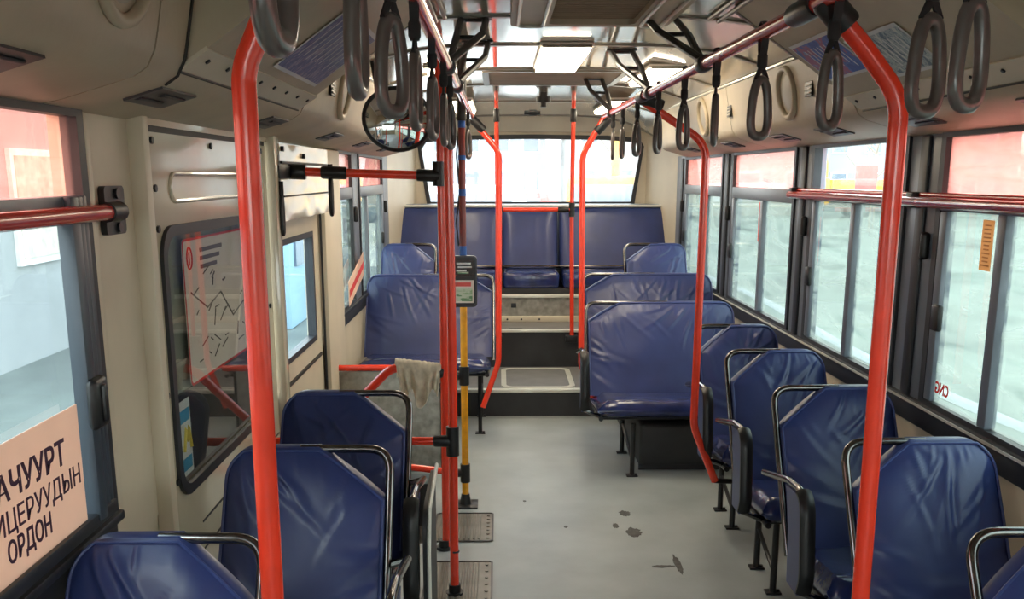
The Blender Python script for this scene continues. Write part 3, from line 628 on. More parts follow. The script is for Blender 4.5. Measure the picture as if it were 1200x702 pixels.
# ------------------------------------------------------------------ overhead ducts and the slanted air boxes
def duct(side, label):
    s = side
    Xf = lambda o: XC + s * o                     # offset from the bus centre line
    t = thing('air_duct', label, 'air duct', (Xf(1.0), 3.6, 1.70)); ox, oy, oz = Xf(1.0), 3.6, 1.70
    prof = [(1.145, 1.70), (1.09, 1.712), (0.955, 1.752), (0.928, 1.770), (0.912, 1.80), (0.905, 1.83), (0.885, 1.93), (0.87, 2.012), (1.145, 2.03)]
    def pm(u, v, d): return (Xf(u) - ox, d - oy, v - oz)
    segs = ([(Y0 + 0.1, 1.845), (1.853, 3.22), (3.228, 4.9), (4.908, 7.1)])
    for y0, y1 in segs:
        b = MB(); b.prism(prof, pm, y0, y1); b.build('duct_section', 'duct', t, 35)
    # rounded rear nose
    b = MB()
    rings = []
    for k in range(7):
        a = k / 6 * PI / 2; f = math.cos(a); yy = 7.1 + 0.16 * math.sin(a)
        rings.append([b.bm.verts.new((Xf(1.145 + (u - 1.145) * (0.35 + 0.65 * f)) - ox, yy - oy, 1.86 + (v - 1.86) * (0.4 + 0.6 * f) - oz)) for u, v in prof])
    for i in range(6):
        for k in range(len(prof)): b.bm.faces.new((rings[i][k], rings[i][(k + 1) % len(prof)], rings[i + 1][(k + 1) % len(prof)], rings[i + 1][k]))
    b.bm.faces.new(rings[-1]); b.build('rear_nose', 'duct', t, 50)
    b = MB(); b.tube([(Xf(0.868) - ox, 3.25 - oy, 2.013 - oz), (Xf(0.868) - ox, 7.1 - oy, 2.013 - oz)], 0.007, 6); b.build('top_bead', 'alu', t)
    # oval speakers on the face: face direction from (0.905,1.82) to (0.885,1.93)
    def face(y, z, o=0.0):
        u = 0.905 - (z - 1.82) * 0.02 / 0.11
        return Vector((Xf(u - o) - ox, y - oy, z - oz))
    for y in (1.66, 3.92, 5.5):
        zz = 1.918 if y < 2 else 1.895
        b = MB()
        ring = [face(y + 0.105 * math.cos(a), zz + 0.095 * math.sin(a), 0.004) for a in [2 * PI * k / 28 for k in range(28)]]
        b.tube(ring, 0.013, 8, closed=True); sp = b.build('speaker', 'duct', t, 60)
        b = MB(); c = face(y, zz, 0.012)
        pts = [face(y + 0.075 * math.cos(a), zz + 0.068 * math.sin(a), 0.002) for a in [2 * PI * k / 24 for k in range(24)]]
        V = [b.bm.verts.new(p) for p in pts]; cc = b.bm.verts.new(c)
        for k in range(24): b.bm.faces.new((V[k], V[(k + 1) % 24], cc))
        b.build('speaker_cone', 'duct_lip', sp, 60)
    for y in (3.64, 4.88, 6.31, 7.0):
        b = MB(); n = face(y, 1.885, 0.0)
        b.box(min(face(y, 1.885).x, face(y, 1.885, 0.008).x), max(face(y, 1.885).x, face(y, 1.885, 0.008).x), y - oy - 0.04, y - oy + 0.04, 1.86 - oz, 1.915 - oz, 0.002, 1); g = b.build('face_vent', 'plastic', t)
        for q in range(3):
            xx = face(y, 1.885, 0.010).x; b = MB(); b.box(xx - 0.002, xx + 0.002, y - oy - 0.032, y - oy + 0.032, 1.868 + q * 0.015 - oz, 1.874 + q * 0.015 - oz); b.build('vent_slat', 'duct_lip', g)
    # air outlets in the underside
    for y in ((1.40, 2.13, 3.1, 4.2, 5.2, 6.2) if s < 0 else (2.2, 2.94, 3.67, 4.3, 5.25, 6.3)):
        u0, u1, h = 0.962, 1.045, 0.11
        def und(u, yy, dz):
            zz = 1.752 + (u - 0.955) * (1.712 - 1.752) / 0.135
            return (Xf(u) - ox, yy - oy, zz - dz - oz)
        n = (-s * 0.28, 0, -0.96)
        b = MB(); b.sheet([und(u0, y - h, 0.0), und(u1, y - h, 0.0), und(u1, y + h, 0.0), und(u0, y + h, 0.0)], 0.005, n); g = b.build('air_vent', 'vent_grey', t, 30)
        for q in range(2):
            uu = u0 + 0.026 + 0.032 * q; yq = y + (-0.03 if q else 0.02)
            b = MB(); b.tube([und(uu, yq - 0.065, 0.005), und(uu, yq + 0.065, 0.005)], 0.010, 8, flat=(0.4, 1.0)); b.build('vent_nozzle', 'rubber', g)
    b = MB(); b.tube([pm(u * 0.9995 - 0.001, v, 2.012) for u, v in prof[2:8]], 0.004, 6); b.build('panel_gap', 'seam', t)
    return t
duct(1, 'cream overhead air duct above the right windows')
duct(-1, 'cream overhead air duct above the left windows and door')

def slant_box(side, label):
    s = side; Xf = lambda o: XC + s * o
    y0, y1 = 2.02, 3.18; yc = 2.6
    t = thing('air_conditioner_box', label, 'air conditioner box', (Xf(0.6), yc, 1.8)); ox, oz = Xf(0.6), 1.8
    prof = [(0.906, 1.795), (0.49, 2.09), (0.49, 2.10), (0.89, 2.03)]
    pm = lambda u, v, d: (Xf(u) - ox, d - yc, v - oz)
    b = MB(); b.prism(prof, pm, y0, y1); 
    # the far end rises to the ceiling a little further back
    b.build('slanted_panel', 'duct', t, 30)
    b = MB(); b.prism([(0.922, 1.782), (0.862, 1.821), (0.866, 1.828), (0.924, 1.790)], pm, y0 - 0.004, y1 + 0.01); tr = b.build('lower_trim', 'cream', t, 30)
    b = MB()
    for k in range(8): 
        y = y0 + 0.06 + k * 0.15; b.disc(pm(0.884, 1.806, y), 0.006, (-s * 0.58, 0, -0.81), 0.004, 8)
    b.build('screw', 'rubber', tr)['kind'] = 'stuff'
    b = MB(); b.tube([pm(0.925, 1.779, y0), pm(0.925, 1.779, y1)], 0.0035, 6); b.build('panel_gap', 'seam', t)
    b = MB(); b.tube([pm(0.485, 2.088, y0), pm(0.485, 2.088, y1 + 0.22)], 0.008, 8); b.tube([pm(0.455, 2.098, y0), pm(0.455, 2.098, y1 + 0.22)], 0.008, 8); b.build('ceiling_trim', 'ceil_trim', t)
    # end wedge to the ceiling
    b = MB(); b.prism([(0.49, 2.085), (0.49, 2.105), (0.78, 2.05), (0.70, 1.94)], pm, y1, y1 + 0.02); b.build('end_wedge', 'ceil_trim', t, 30)
    return t
slant_box(1, 'slanted beige air conditioner box above the right seats, two posters on it')
slant_box(-1, 'slanted beige air conditioner box above the left seats, one poster on it')
def slope_pt(side, o, y, off=0.003):
    k = (o - 0.49) / (0.905 - 0.49); z = 2.09 + (1.795 - 2.09) * k
    return Vector((XC + side * (o - 0.58 * off), y, z - 0.815 * off))
def poster(side, o0, o1, ya, yb, m, label, skew=0.0):
    c = slope_pt(side, (o0 + o1) / 2, (ya + yb) / 2)
    t = thing('poster', label, 'poster', c)
    n = Vector((-side * 0.58, 0, -0.815))
    b = MB(); b.sheet([slope_pt(side, o0, ya) - c, slope_pt(side, o0, yb + skew) - c, slope_pt(side, o1, yb + skew) - c, slope_pt(side, o1, ya) - c], 0.001, n); b.build('sheet', 'poster_bg', t, 0)
    i = 0.01
    b = MB(); b.sheet([slope_pt(side, o0 + i, ya + i, 0.0045) - c, slope_pt(side, o0 + i, yb - i, 0.0045) - c, slope_pt(side, o1 - i, yb - i, 0.0045) - c, slope_pt(side, o1 - i, ya + i, 0.0045) - c], 0.0006, n); b.build('print', m, t, 0)
    b = MB(); r = random.Random(int(ya * 100))
    for k in range(9):
        y = ya + 0.05 + k * (yb - ya - 0.1) / 9; L = (o1 - o0) * (0.35 + 0.3 * r.random())
        p = [slope_pt(side, o0 + 0.03, y, 0.0055) - c, slope_pt(side, o0 + 0.03, y + 0.006, 0.0055) - c, slope_pt(side, o0 + 0.03 + L, y + 0.006, 0.0055) - c, slope_pt(side, o0 + 0.03 + L, y, 0.0055) - c]
        b.sheet(p, 0.0004, n)
    b.build('text_lines', 'poster_bg', t, 0)['kind'] = 'stuff'
poster(1, 0.655, 0.80, 2.78, 3.13, 'poster_colour', 'blue and pink poster on the right slanted box, partly behind the strap')
poster(1, 0.70, 0.84, 2.42, 2.765, 'poster_pale', 'pale blue poster on the right slanted box beside the red pole bend')
poster(-1, 0.64, 0.84, 2.48, 3.02, 'poster_blue', 'blue printed poster on the left slanted box')

# ------------------------------------------------------------------ grab poles and rails
ZR = 1.88; RP = 0.0165
rx = lambda y: 0.592 - (y - 1.2) * 0.0065
def sleeve(p, q, r, m, parent, name='sleeve', seg=14):
    b = MB(); b.tube([p, Vector(p).lerp(Vector(q), 0.08), Vector(p).lerp(Vector(q), 0.92), q], r, seg, radii=[r * 0.9, r, r, r * 0.9]); return b.build(name, m, parent)

tr = thing('ceiling_rail', 'long red ceiling handrail on the right with hanging straps', 'handrail', (rx(2.3), 2.3, ZR))
o = Vector(tr.location)
b = MB(); b.tube([Vector((rx(y), y, ZR)) - o for y in (-0.9, 1.0, 3.0, 5.2)], RP, 14); b.build('rail', 'rail_red', tr)
for y in (1.9, 3.9):
    sleeve(Vector((rx(y), y - 0.07, ZR)) - o, Vector((rx(y), y + 0.07, ZR)) - o, 0.023, 'plastic', tr)
tl = thing('ceiling_rail', 'long red ceiling handrail on the left behind hanging straps', 'handrail', (-0.148, 2.3, ZR))
oL = Vector(tl.location)
b = MB(); b.tube([Vector((-0.148, y, ZR)) - oL for y in (-0.9, 1.0, 3.0, 5.2)], RP, 14); b.build('rail', 'rail_red', tl)

# hangers: forked black brackets from the ceiling down to the rail
def hanger(x, y, side, label, m='plastic'):
    t = thing('rail_hanger', label, 'bracket', (x, y, ZR))
    dx = -side * 0.11
    by = 0.62
    x0, x1 = (dx * 0.95, dx * 0.15) if side < 0 else (dx * 0.75, dx * -0.1)
    top = zc(x + x0) - ZR - 0.006
    b = MB(); b.tube(fillet([(0, -0.01, -0.01), (x1 * 0.7, by * 0.45, top * 0.5), (x1, by, top), (x0, by, top), (x0 * 0.9, by * 0.6, top * 0.62), (0.0, 0.01, 0.01)], 0.03, 5), 0.012, 8); b.build('bracket', m, t)
    b = MB(); b.tube([(x1 * 0.78, by * 0.5, top * 0.54), (x0 * 0.82, by * 0.56, top * 0.56)], 0.007, 8); b.build('strut', m, t)
    b = MB(); b.box(min(x0, x1) - 0.02, max(x0, x1) + 0.02, by - 0.03, by + 0.03, top - 0.002, top + 0.007, 0.002, 1); b.build('ceiling_plate', m, t)
    sleeve(Vector((0, -0.03, 0)), Vector((0, 0.03, 0)), 0.024, m, t, 'rail_clip')
hanger(-0.148, 2.85, -1, 'forked black rail bracket hanging from the ceiling over the left rail')
hanger(rx(2.78), 2.78, 1, 'forked black rail bracket near the right lamp, closest to the camera')
hanger(rx(3.72), 3.72, 1, 'forked black rail bracket below the right lamp, second along the rail')
hanger(rx(4.9), 4.9, 1, 'forked black rail bracket near the far end of the right rail')
hanger(-0.148, 3.45, -1, 'forked black rail bracket behind the left straps, far one')

def pole(name, label, pts, r, m='red', rad=RP, base=None, loc=None, sleeves=(), cat='pole', flange=None):
    P = [Vector(p) for p in pts]; loc = Vector(loc) if loc else P[0].copy()
    t = thing(name, label, cat, loc)
    b = MB(); b.tube([p - loc for p in fillet(P, r, 10)], rad, 16); b.build('tube', m, t)
    for p, q, rr in sleeves: sleeve(Vector(p) - loc, Vector(q) - loc, rr, 'plastic', t)
    if flange:
        c = Vector(flange) - loc
        b = MB(); b.disc(c, 0.034, (0, 0, 1), 0.012, 16).disc(c + Vector((0, 0, 0.012)), 0.023, (0, 0, 1), 0.03, 14); b.build('foot_flange', 'plastic', t)
    return t
# nearest left pole, bends over to the left rail
pole('grab_pole', 'big red grab pole nearest the camera on the left', [(-0.36, 1.38, 0.0), (-0.358, 1.38, 1.715), (-0.31, 1.38, 1.815), (-0.172, 1.38, ZR - 0.01)], [0.10, 0.12], rad=0.0175, flange=(-0.36, 1.38, 0.0),
     sleeves=[((-0.20, 1.38, 1.868), (-0.150, 1.38, ZR), 0.024)])
# nearest right pole
pole('grab_pole', 'red grab pole at the right bending over to the ceiling rail', [(0.742, 1.78, 0.0), (0.735, 1.78, 1.71), (0.66, 1.78, 1.80), (rx(1.78), 1.78, ZR - 0.005)], [0.12, 0.10], rad=0.0175, flange=(0.742, 1.78, 0.0),
     sleeves=[((0.63, 1.78, 1.833), (rx(1.78) - 0.004, 1.78, ZR), 0.027)])
# second right pole, kinked foot tied to the seat
pole('grab_pole', 'red pole at mid bus on the right with bent foot beside the seats', [(0.950, 3.95, 0.25), (0.845, 3.95, 0.50), (0.850, 3.95, 1.70), (rx(3.95), 3.95, ZR - 0.008)], [0.22, 0.13], loc=(0.92, 3.95, 0.3),
     sleeves=[((0.665, 3.95, 1.845), (rx(3.95) - 0.004, 3.95, ZR), 0.026), ((0.948, 3.95, 0.252), (1.046, 4.018, 0.225), 0.012)])
pole('grab_pole', 'red bent pole at the rear aisle beside the right double seat', [(0.528, 5.22, 0.33), (0.462, 5.22, 0.52), (0.452, 5.22, 1.685), (rx(5.22), 5.22, ZR - 0.006)], [0.15, 0.16], loc=(0.48, 5.22, 0.4),
     sleeves=[((0.525, 5.22, 1.80), (0.592, 5.22, 1.872), 0.024)])
pole('grab_pole', 'red bent pole at the rear aisle beside the left double seat', [(-0.10, 5.40, 0.23), (-0.006, 5.40, 0.50), (0.0, 5.40, 1.70), (-0.150, 5.40, ZR - 0.004)], [0.25, 0.13], loc=(-0.03, 5.40, 0.4),
     sleeves=[((-0.085, 5.40, 1.815), (-0.152, 5.40, 1.882), 0.024)])
# straight poles before the rear bench, with their cross bar
t = pole('grab_pole', 'straight red pole before the rear bench, standing free at the right of the aisle', [(0.533, 6.83, 0.40), (0.520, 6.83, 1.3), (0.523, 6.83, zc(0.52) - drop(6.83))], 0, rad=0.0155, loc=(0.53, 6.83, 0.4),
     sleeves=[((0.523, 6.83, 1.94), (0.523, 6.83, 2.03), 0.023)])
b = MB(); b.box(-0.045, 0.045, -0.03, 0.03, -0.03, 0.02, 0.006); b.build('foot_clamp', 'plastic', t)
t = pole('grab_pole', 'straight red pole before the rear bench, mostly hidden by the bent left pole', [(-0.018, 6.83, 0.40), (-0.012, 6.83, 1.3), (-0.018, 6.83, zc(0) - drop(6.83))], 0, rad=0.0155, loc=(-0.018, 6.83, 0.4),
     sleeves=[((-0.018, 6.83, 1.94), (-0.018, 6.83, 2.03), 0.023)])
b = MB(); b.box(-0.045, 0.045, -0.03, 0.03, -0.03, 0.02, 0.006); b.build('foot_clamp', 'plastic', t)
t = pole('cross_bar', 'short red cross bar joining two poles in front of the rear bench', [(-0.012, 6.83, 1.332), (0.52, 6.83, 1.332)], 0, rad=0.0155, loc=(0.25, 6.83, 1.332), cat='handrail',
     sleeves=[((0.42, 6.83, 1.332), (0.50, 6.83, 1.332), 0.021), ((-0.0, 6.83, 1.332), (0.03, 6.83, 1.332), 0.021)])
b = MB(); b.tube([(0.27, 0, -0.05), (0.27, 0, 0.05)], 0.022, 12); b.build('joint', 'plastic', t)
# the pair of poles by the door
t = pole('grab_pole', 'front red pole of the close pair by the middle door', [(-0.175, 3.35, 0.0), (-0.172, 3.35, 0.9), (-0.178, 3.35, 1.90)], 0, loc=(-0.175, 3.35, 0.0), flange=(-0.175, 3.35, 0))
b = MB(); b.tube([(0.003, 0, 0.173), (0.003, 0, 0.180)], 0.0175, 16); b.build('joint_ring', 'rubber', t)
pole('grab_pole', 'rear red pole of the close pair by the middle door', [(-0.232, 3.80, 0.0), (-0.229, 3.80, 0.9), (-0.232, 3.80, zc(-0.24))], 0, rad=0.016, loc=(-0.24, 3.80, 0), flange=(-0.24, 3.80, 0))
bq = MB()
# horizontal rails of the door surround
t = pole('guard_rail', 'low red rail running left from the front pole at seat height', [(-0.175, 3.35, 0.61), (XL + 0.04, 3.35, 0.61)], 0, rad=0.016, loc=(-0.5, 3.35, 0.61), cat='handrail',
     sleeves=[((-0.16, 3.35, 0.61), (-0.245, 3.35, 0.61), 0.022)])
b = MB(); b.tube([(0.325, 0, -0.055), (0.325, 0, 0.055)], 0.024, 14); b.build('joint', 'plastic', t)
pole('guard_rail', 'bent red rail carrying the rag beside the door', [(-0.24, 3.80, 0.775), (-0.44, 3.80, 0.805), (-0.62, 3.80, 0.62), (-0.80, 3.80, 0.45)], [0.12, 0.3], rad=0.018, loc=(-0.5, 3.80, 0.75), cat='handrail',
     sleeves=[((-0.232, 3.80, 0.774), (-0.285, 3.80, 0.782), 0.024)])
pole('guard_rail', 'straight red rail on top of the grey screen behind the door step', [(XL + 0.01, 4.88, 0.575), (-0.25, 4.88, 0.575)], 0, rad=0.0165, loc=(-0.6, 4.88, 0.575), cat='handrail')
pole('guard_rail', 'lowest red rail ending at the foot of the yellow pole', [(-0.165, 4.345, 0.165), (-0.28, 4.345, 0.175), (-0.70, 4.345, 0.23)], 0, rad=0.016, loc=(-0.4, 4.345, 0.19), cat='handrail')
pole('wall_bar', 'red horizontal bar at eye height between door pocket and pole pair', [(XP + 0.03, 3.79, 1.587), (-0.24, 3.79, 1.570)], 0, rad=0.017, loc=(-0.55, 3.79, 1.58), cat='handrail',
     sleeves=[((XP + 0.02, 3.79, 1.587), (-0.76, 3.79, 1.584), 0.030), ((-0.70, 3.79, 1.583), (-0.60, 3.79, 1.58), 0.025), ((-0.325, 3.79, 1.573), (-0.235, 3.79, 1.57), 0.024)])
b = MB(); b.tube([(0.31, 0.005, -0.05), (0.31, 0.005, 0.045)], 0.023, 14); 
bar = [o_ for o_ in COL.objects if o_.name.startswith('wall_bar')][0]
b.build('joint', 'plastic', bar)
b = MB(); b.box(XP + 0.03 + 0.55 - 0.03, XP + 0.03 + 0.55 - 0.0, -0.22, -0.17, -0.11, 0.07, 0.006); b.box(XP + 0.55 + 0.015, XP + 0.55 + 0.035, -0.215, -0.02, -0.02, 0.03, 0.004); b.build('wall_bracket', 'plastic', bar)
# dangling loops under the wall bar
for x, y, lab in ((-0.815, 3.585, 'short black loop hanging below the left end of the eye height bar'), (-0.665, 3.79, 'short black loop hanging from the middle of the eye height bar')):
    t = thing('hanging_loop', lab, 'strap', (x, y, 1.565 if x > -0.7 else 1.50))
    b = MB(); zt = 0.0
    b.tube([(0.0, 0.012 * math.cos(a) , -0.075 + 0.07 * math.sin(a)) for a in [2 * PI * k / 16 for k in range(16)]], 0.009, 8, closed=True); b.build('loop', 'plastic', t)
    b = MB(); b.tube([(0, 0, -0.01), (0, 0, 0.05)], 0.01, 8); b.build('strap_band', 'strap', t)
# yellow pole
YX, YY = -0.168, 4.345
t = thing('yellow_pole', 'pole with yellow lower half and dark blue-taped upper half holding the card reader', 'pole', (YX, YY, 0))
b = MB(); b.tube([(0, 0, 0.01), (0, 0, 1.02)], 0.0165, 16); b.build('lower_tube', 'yellow', t)
b = MB(); b.tube([(0, 0, 1.02), (0, 0, 1.84)], 0.0155, 16); b.build('upper_tube', 'darkred', t)
b = MB(); b.tube([(0, 0, 1.81), (0.005, 0, zc(YX))], 0.021, 14); b.build('top_sleeve', 'plastic', t)
for z0, z1 in ((1.21, 1.255), (1.48, 1.51), (1.64, 1.66), (1.78, 1.82)):
    b = MB(); b.tube([(0, 0, z0), (0, 0, z1)], 0.0172, 16); b.build('tape_band', 'tape', t)
b = MB(); b.disc((0, 0, 0.0), 0.03, (0, 0, 1), 0.06, 14, 0.02).box(-0.06, 0.06, -0.06, 0.06, 0.0, 0.01, 0.003); b.build('foot', 'plastic', t)
for z in (0.165, 0.646):
    b = MB(); b.tube([(0, 0, z - 0.045), (0, 0, z + 0.045)], 0.024, 14).tube([(0, 0, z), (-0.06, 0, z)], 0.021, 14); b.build('joint', 'plastic', t)
b = MB(); b.tube([(-0.02, 0.01, 1.255), (-0.028, -0.01, 1.36), (-0.012, 0.012, 1.5), (-0.024, 0.0, 1.66), (-0.01, 0.0, 1.8)], 0.0045, 6); b.build('cable', 'rubber', t)
pole('pole_link', 'short dark tube linking the yellow pole to the rear red pole', [(YX - 0.03, YY, 0.646), (-0.240, 3.80, 0.70)], 0, 'black_metal', 0.012, loc=(-0.21, 4.1, 0.67), cat='tube')
# card reader
t = thing('card_reader', 'black card reader with pale screen and printed label on the yellow pole', 'card reader', (YX + 0.008, YY - 0.04, 1.098))
b = MB(); b.prism(rrect(-0.056, 0.056, -0.115, 0.115, 0.016), fY, -0.022, 0.022); b.build('body', 'plastic', t)
b = MB(); b.ring(rrect(-0.058, 0.058, -0.117, 0.117, 0.018), rrect(-0.05, 0.05, -0.109, 0.109, 0.012), fY, -0.028, -0.018); b.build('bezel', 'reader_body', t)
b = MB(); b.prism(rrect(-0.044, 0.044, 0.025, 0.098, 0.006), fY, -0.025, -0.02); sc = b.build('screen', 'screen', t)
b = MB()
for z, x0, x1 in ((0.082, -0.035, 0.03), (0.066, -0.03, 0.034), (0.05, -0.036, 0.01)): b.box(x0, x1, -0.0265, -0.025, z - 0.004, z + 0.004)
b.build('screen_text', 'poster_bg', sc)
b = MB(); b.box(-0.03, 0.02, -0.0268, -0.025, 0.036, 0.044); b.build('green_line', 'green_print', sc)
b = MB(); b.box(-0.045, 0.043, -0.024, -0.02, -0.098, 0.006); lb = b.build('label_card', 'paper', t)
b = MB(); b.box(-0.042, 0.03, -0.0255, -0.024, -0.022, -0.004); b.build('red_strip', 'red_board', lb)
b = MB(); b.box(-0.038, 0.036, -0.0255, -0.024, -0.09, -0.032); b.build('label_print', 'green_print', lb)
b = MB(); b.box(-0.03, 0.03, 0.02, 0.045, -0.04, 0.04, 0.004); b.build('mount', 'reader_body', t)
# rag over the bent rail
t = thing('rag', 'worn grey cloth rag draped over the bent red rail', 'cloth', (-0.335, 3.80, 0.795))
b = MB(); NU, NV = 40, 44; vs = []
for j in range(NV + 1):
    row = []
    v = j / NV
    for i in range(NU + 1):
        u = i / NU; x = (u - 0.5) * 0.19
        Lf = 0.135 + 0.05 * math.exp(-((u - 0.55) / 0.22) ** 2) + 0.025 * math.sin(u * 13); Lb = 0.10
        sdist = v * (Lf + Lb) - Lb       # <0 behind, >0 front
        w = 0.011 * math.sin(u * 30 + 2.0 * math.sin(u * 7)) + 0.010 * noise.noise(Vector((u * 9, v * 5, 1)))
        rr = 0.024; arc = rr * PI / 2
        pull = 1.0 - 0.28 * max(0, min(1, sdist / 0.2))
        if abs(sdist) < arc:
            a = sdist / rr; p = (x, -rr * math.sin(a), rr * math.cos(a) + 0.004 + 0.3 * abs(w))
        else:
            d = abs(sdist) - arc; sg = -1 if sdist > 0 else 1
            k = min(1, d / 0.06)
            p = (x * pull + 0.012 * noise.noise(Vector((u * 3, v * 3, 5))), sg * (rr + 0.004 + max(-0.012, w) * k), -d + 0.004)
        row.append(b.bm.verts.new((p[0], p[1], p[2] + x * -0.12)))
    vs.append(row)
for j in range(NV):
    for i in range(NU): b.bm.faces.new((vs[j][i], vs[j][i + 1], vs[j + 1][i + 1], vs[j + 1][i]))
rg = b.build('cloth', 'rag', t, 180)
md = rg.modifiers.new('thickness', 'SOLIDIFY'); md.thickness = 0.003
# grey screen behind the door step
t = thing('modesty_screen', 'grey speckled screen panel standing behind the door step', 'screen panel', (-0.58, 4.885, 0.0))
b = MB(); b.box(-0.29, 0.26, -0.012, 0.012, 0.0, 0.555, 0.004); b.build('panel', 'grey_board', t)
b = MB(); b.tube([(0.268, 0, 0.0), (0.268, 0, 0.57)], 0.010, 10); b.build('edge_post', 'black_metal', t)

# guard rails along the side windows
t = thing('window_guard_rail', 'red double guard rail across the right front windows', 'handrail', (1.36, 2.4, 1.487))
b = MB(); b.tube([(0.0, -3.4, 0.012), (0, 2.06, -0.004), (0.035, 2.13, -0.004)], 0.0165, 14); b.build('rail', 'rail_red', t)
b = MB(); b.tube([(0.034, -3.4, 0.030), (0.034, 2.10, 0.018)], 0.010, 10); b.build('back_rail', 'rail_red', t)
for y in (0.76, 2.06, -0.75):
    b = MB(); b.box(0.0, 0.048, y - 0.025, y + 0.025, -0.022, 0.03, 0.006); b.build('bracket', 'plastic', t)
t = thing('window_guard_rail', 'red guard rail across the left front window ending at a black plate', 'handrail', (-0.845, 1.0, 1.493))
b = MB(); b.tube([(0, -2.2, 0), (0, 1.10, 0)], 0.0175, 14); b.build('rail', 'rail_red', t)
b = MB(); b.prism(rrect(1.095, 1.205, -0.052, 0.055, 0.012), fX, -0.030, -0.016); pt = b.build('wall_plate', 'plastic', t)
b = MB(); b.tube([(0, 1.06, 0), (0, 1.13, 0)], 0.022, 14).tube([(0, 1.115, 0), (-0.028, 1.115, 0)], 0.02, 12); b.build('socket', 'plastic', t)
for z in (-0.037, 0.038):
    b = MB(); b.disc((-0.016, 1.16, z), 0.012, (1, 0, 0), 0.006, 12); b.build('bolt', 'black_metal', pt)

# convex mirror for the middle door
t = thing('convex_mirror', 'round convex mirror with black rim under the left duct', 'mirror', (-0.404, 3.87, 1.79), 0)
t.rotation_euler = (math.radians(-6), 0, math.radians(14))
b = MB(); NR, NS = 10, 40; rr_ = 0.132; rings = []
for k in range(NR + 1):
    r_ = rr_ * k / NR; y = -0.030 * (1 - (k / NR) ** 2)
    rings.append([b.bm.verts.new((r_ * math.cos(2 * PI * i / NS), y, r_ * 0.90 * math.sin(2 * PI * i / NS))) for i in range(NS)] if k else [b.bm.verts.new((0, y, 0))])
for i in range(NS): b.bm.faces.new((rings[0][0], rings[1][i], rings[1][(i + 1) % NS]))
for k in range(1, NR):
    for i in range(NS): b.bm.faces.new((rings[k][i], rings[k][(i + 1) % NS], rings[k + 1][(i + 1) % NS], rings[k + 1][i]))
bb = [b.bm.verts.new((rr_ * math.cos(2 * PI * i / NS), 0.02, rr_ * 0.9 * math.sin(2 * PI * i / NS))) for i in range(NS)]
for i in range(NS): b.bm.faces.new((rings[NR][i], rings[NR][(i + 1) % NS], bb[(i + 1) % NS], bb[i]))
b.bm.faces.new(bb); b.build('glass', 'mirror', t, 60)
b = MB(); b.tube([(0.134 * math.cos(2 * PI * i / 40), 0, 0.121 * math.sin(2 * PI * i / 40)) for i in range(40)], 0.008, 8, closed=True); b.build('rim', 'plastic', t)
b = MB(); b.tube(fillet([(0, 0.02, 0), (0, 0.07, 0.0), (-0.06, 0.09, 0.10), (-0.08, 0.09, 0.24)], 0.03), 0.009, 8); b.build('arm', 'black_metal', t)

# ------------------------------------------------------------------ hanging straps
def strap_parts(t, yaw_h, proto):
    if proto.get('parts'):
        for o_ in proto['parts']:
            c = copy_part(o_, t)
            if o_.name.startswith('grip') or o_.name.startswith('lower'): c.rotation_euler.z = yaw_h
        return
    ps = []
    # webbing loop over the rail and down to the wrap
    b = MB()
    for sgn in (-1, 1):
        pts = [(0, 0.022 * math.cos(a) * 1.0, 0.022 * math.sin(a)) for a in [PI / 2 + sgn * k * PI / 16 for k in range(9)]] + [(0, -sgn * 0.013, -0.036), (0, -sgn * 0.004, -0.055)]
        b.tube(pts, 0.004, 6, flat=(0.6, 2.2))
    ps.append(b.build('rail_loop', 'strap', t))
    b = MB(); b.tube([(0, 0, -0.042), (0, 0, -0.049), (0, 0, -0.070), (0, 0, -0.078)], 0.011, 10, radii=[0.008, 0.0115, 0.0115, 0.008]); ps.append(b.build('wrap', 'strap', t))
    b = MB(); b.tube([(0.002, 0, -0.074), (0.015, 0, -0.101)], 0.0035, 6, flat=(1, 1.8)).tube([(-0.002, 0, -0.074), (-0.015, 0, -0.101)], 0.0035, 6, flat=(1, 1.8)); b.tube([(-0.017, 0, -0.099), (0.017, 0, -0.099)], 0.0045, 8)
    lo = b.build('lower_strap', 'strap', t); ps.append(lo)
    # grip: closed tapering loop, narrower at the top
    out = []
    for k in range(36):
        a = 2 * PI * k / 36; z = math.sin(a); x = math.cos(a)
        zz = (abs(z) ** 0.75) * (1 if z > 0 else -1); xx = (abs(x) ** 0.7) * (1 if x > 0 else -1)
        w = 0.0265 - 0.010 * (zz * 0.5 + 0.5)
        out.append((xx * w, 0, -0.162 + 0.061 * zz))
    b = MB(); b.tube(out, 0.0088, 10, closed=True, flat=(1.0, 1.2))
    g = b.build('grip', 'handle', t, 70); ps.append(g)
    proto['parts'] = ps
    g.rotation_euler.z = yaw_h; lo.rotation_euler.z = yaw_h
proto = {}
ordn = ['nearest', 'second', 'third', 'fourth', 'fifth', 'sixth', 'seventh', 'eighth', 'ninth', 'tenth', 'eleventh']
for i, (y, yw) in enumerate(((1.23, 0.45), (1.35, 0.30), (1.73, 0.55), (2.18, 0.35), (2.62, 1.25), (3.05, 0.75), (3.52, 1.0), (4.03, 0.9), (4.48, 1.2), (4.83, 1.45))):
    t = thing('hand_strap', 'grey hand strap on the right ceiling rail, %s along it from the camera' % ordn[i], 'hand strap', (rx(y), y, ZR), 0, 'hand straps on the right rail')
    strap_parts(t, yw, proto)
for i, (y, yw) in enumerate(((0.66, 1.45), (1.03, 1.5), (1.36, 0.95), (1.74, 1.45), (2.18, 1.35), (2.62, 1.5), (2.95, 1.2), (4.65, 1.15))):
    t = thing('hand_strap', 'grey hand strap on the left ceiling rail, %s along it from the camera' % ordn[i], 'hand strap', (-0.148, y, ZR), 0, 'hand straps on the left rail')
    strap_parts(t, yw, proto)

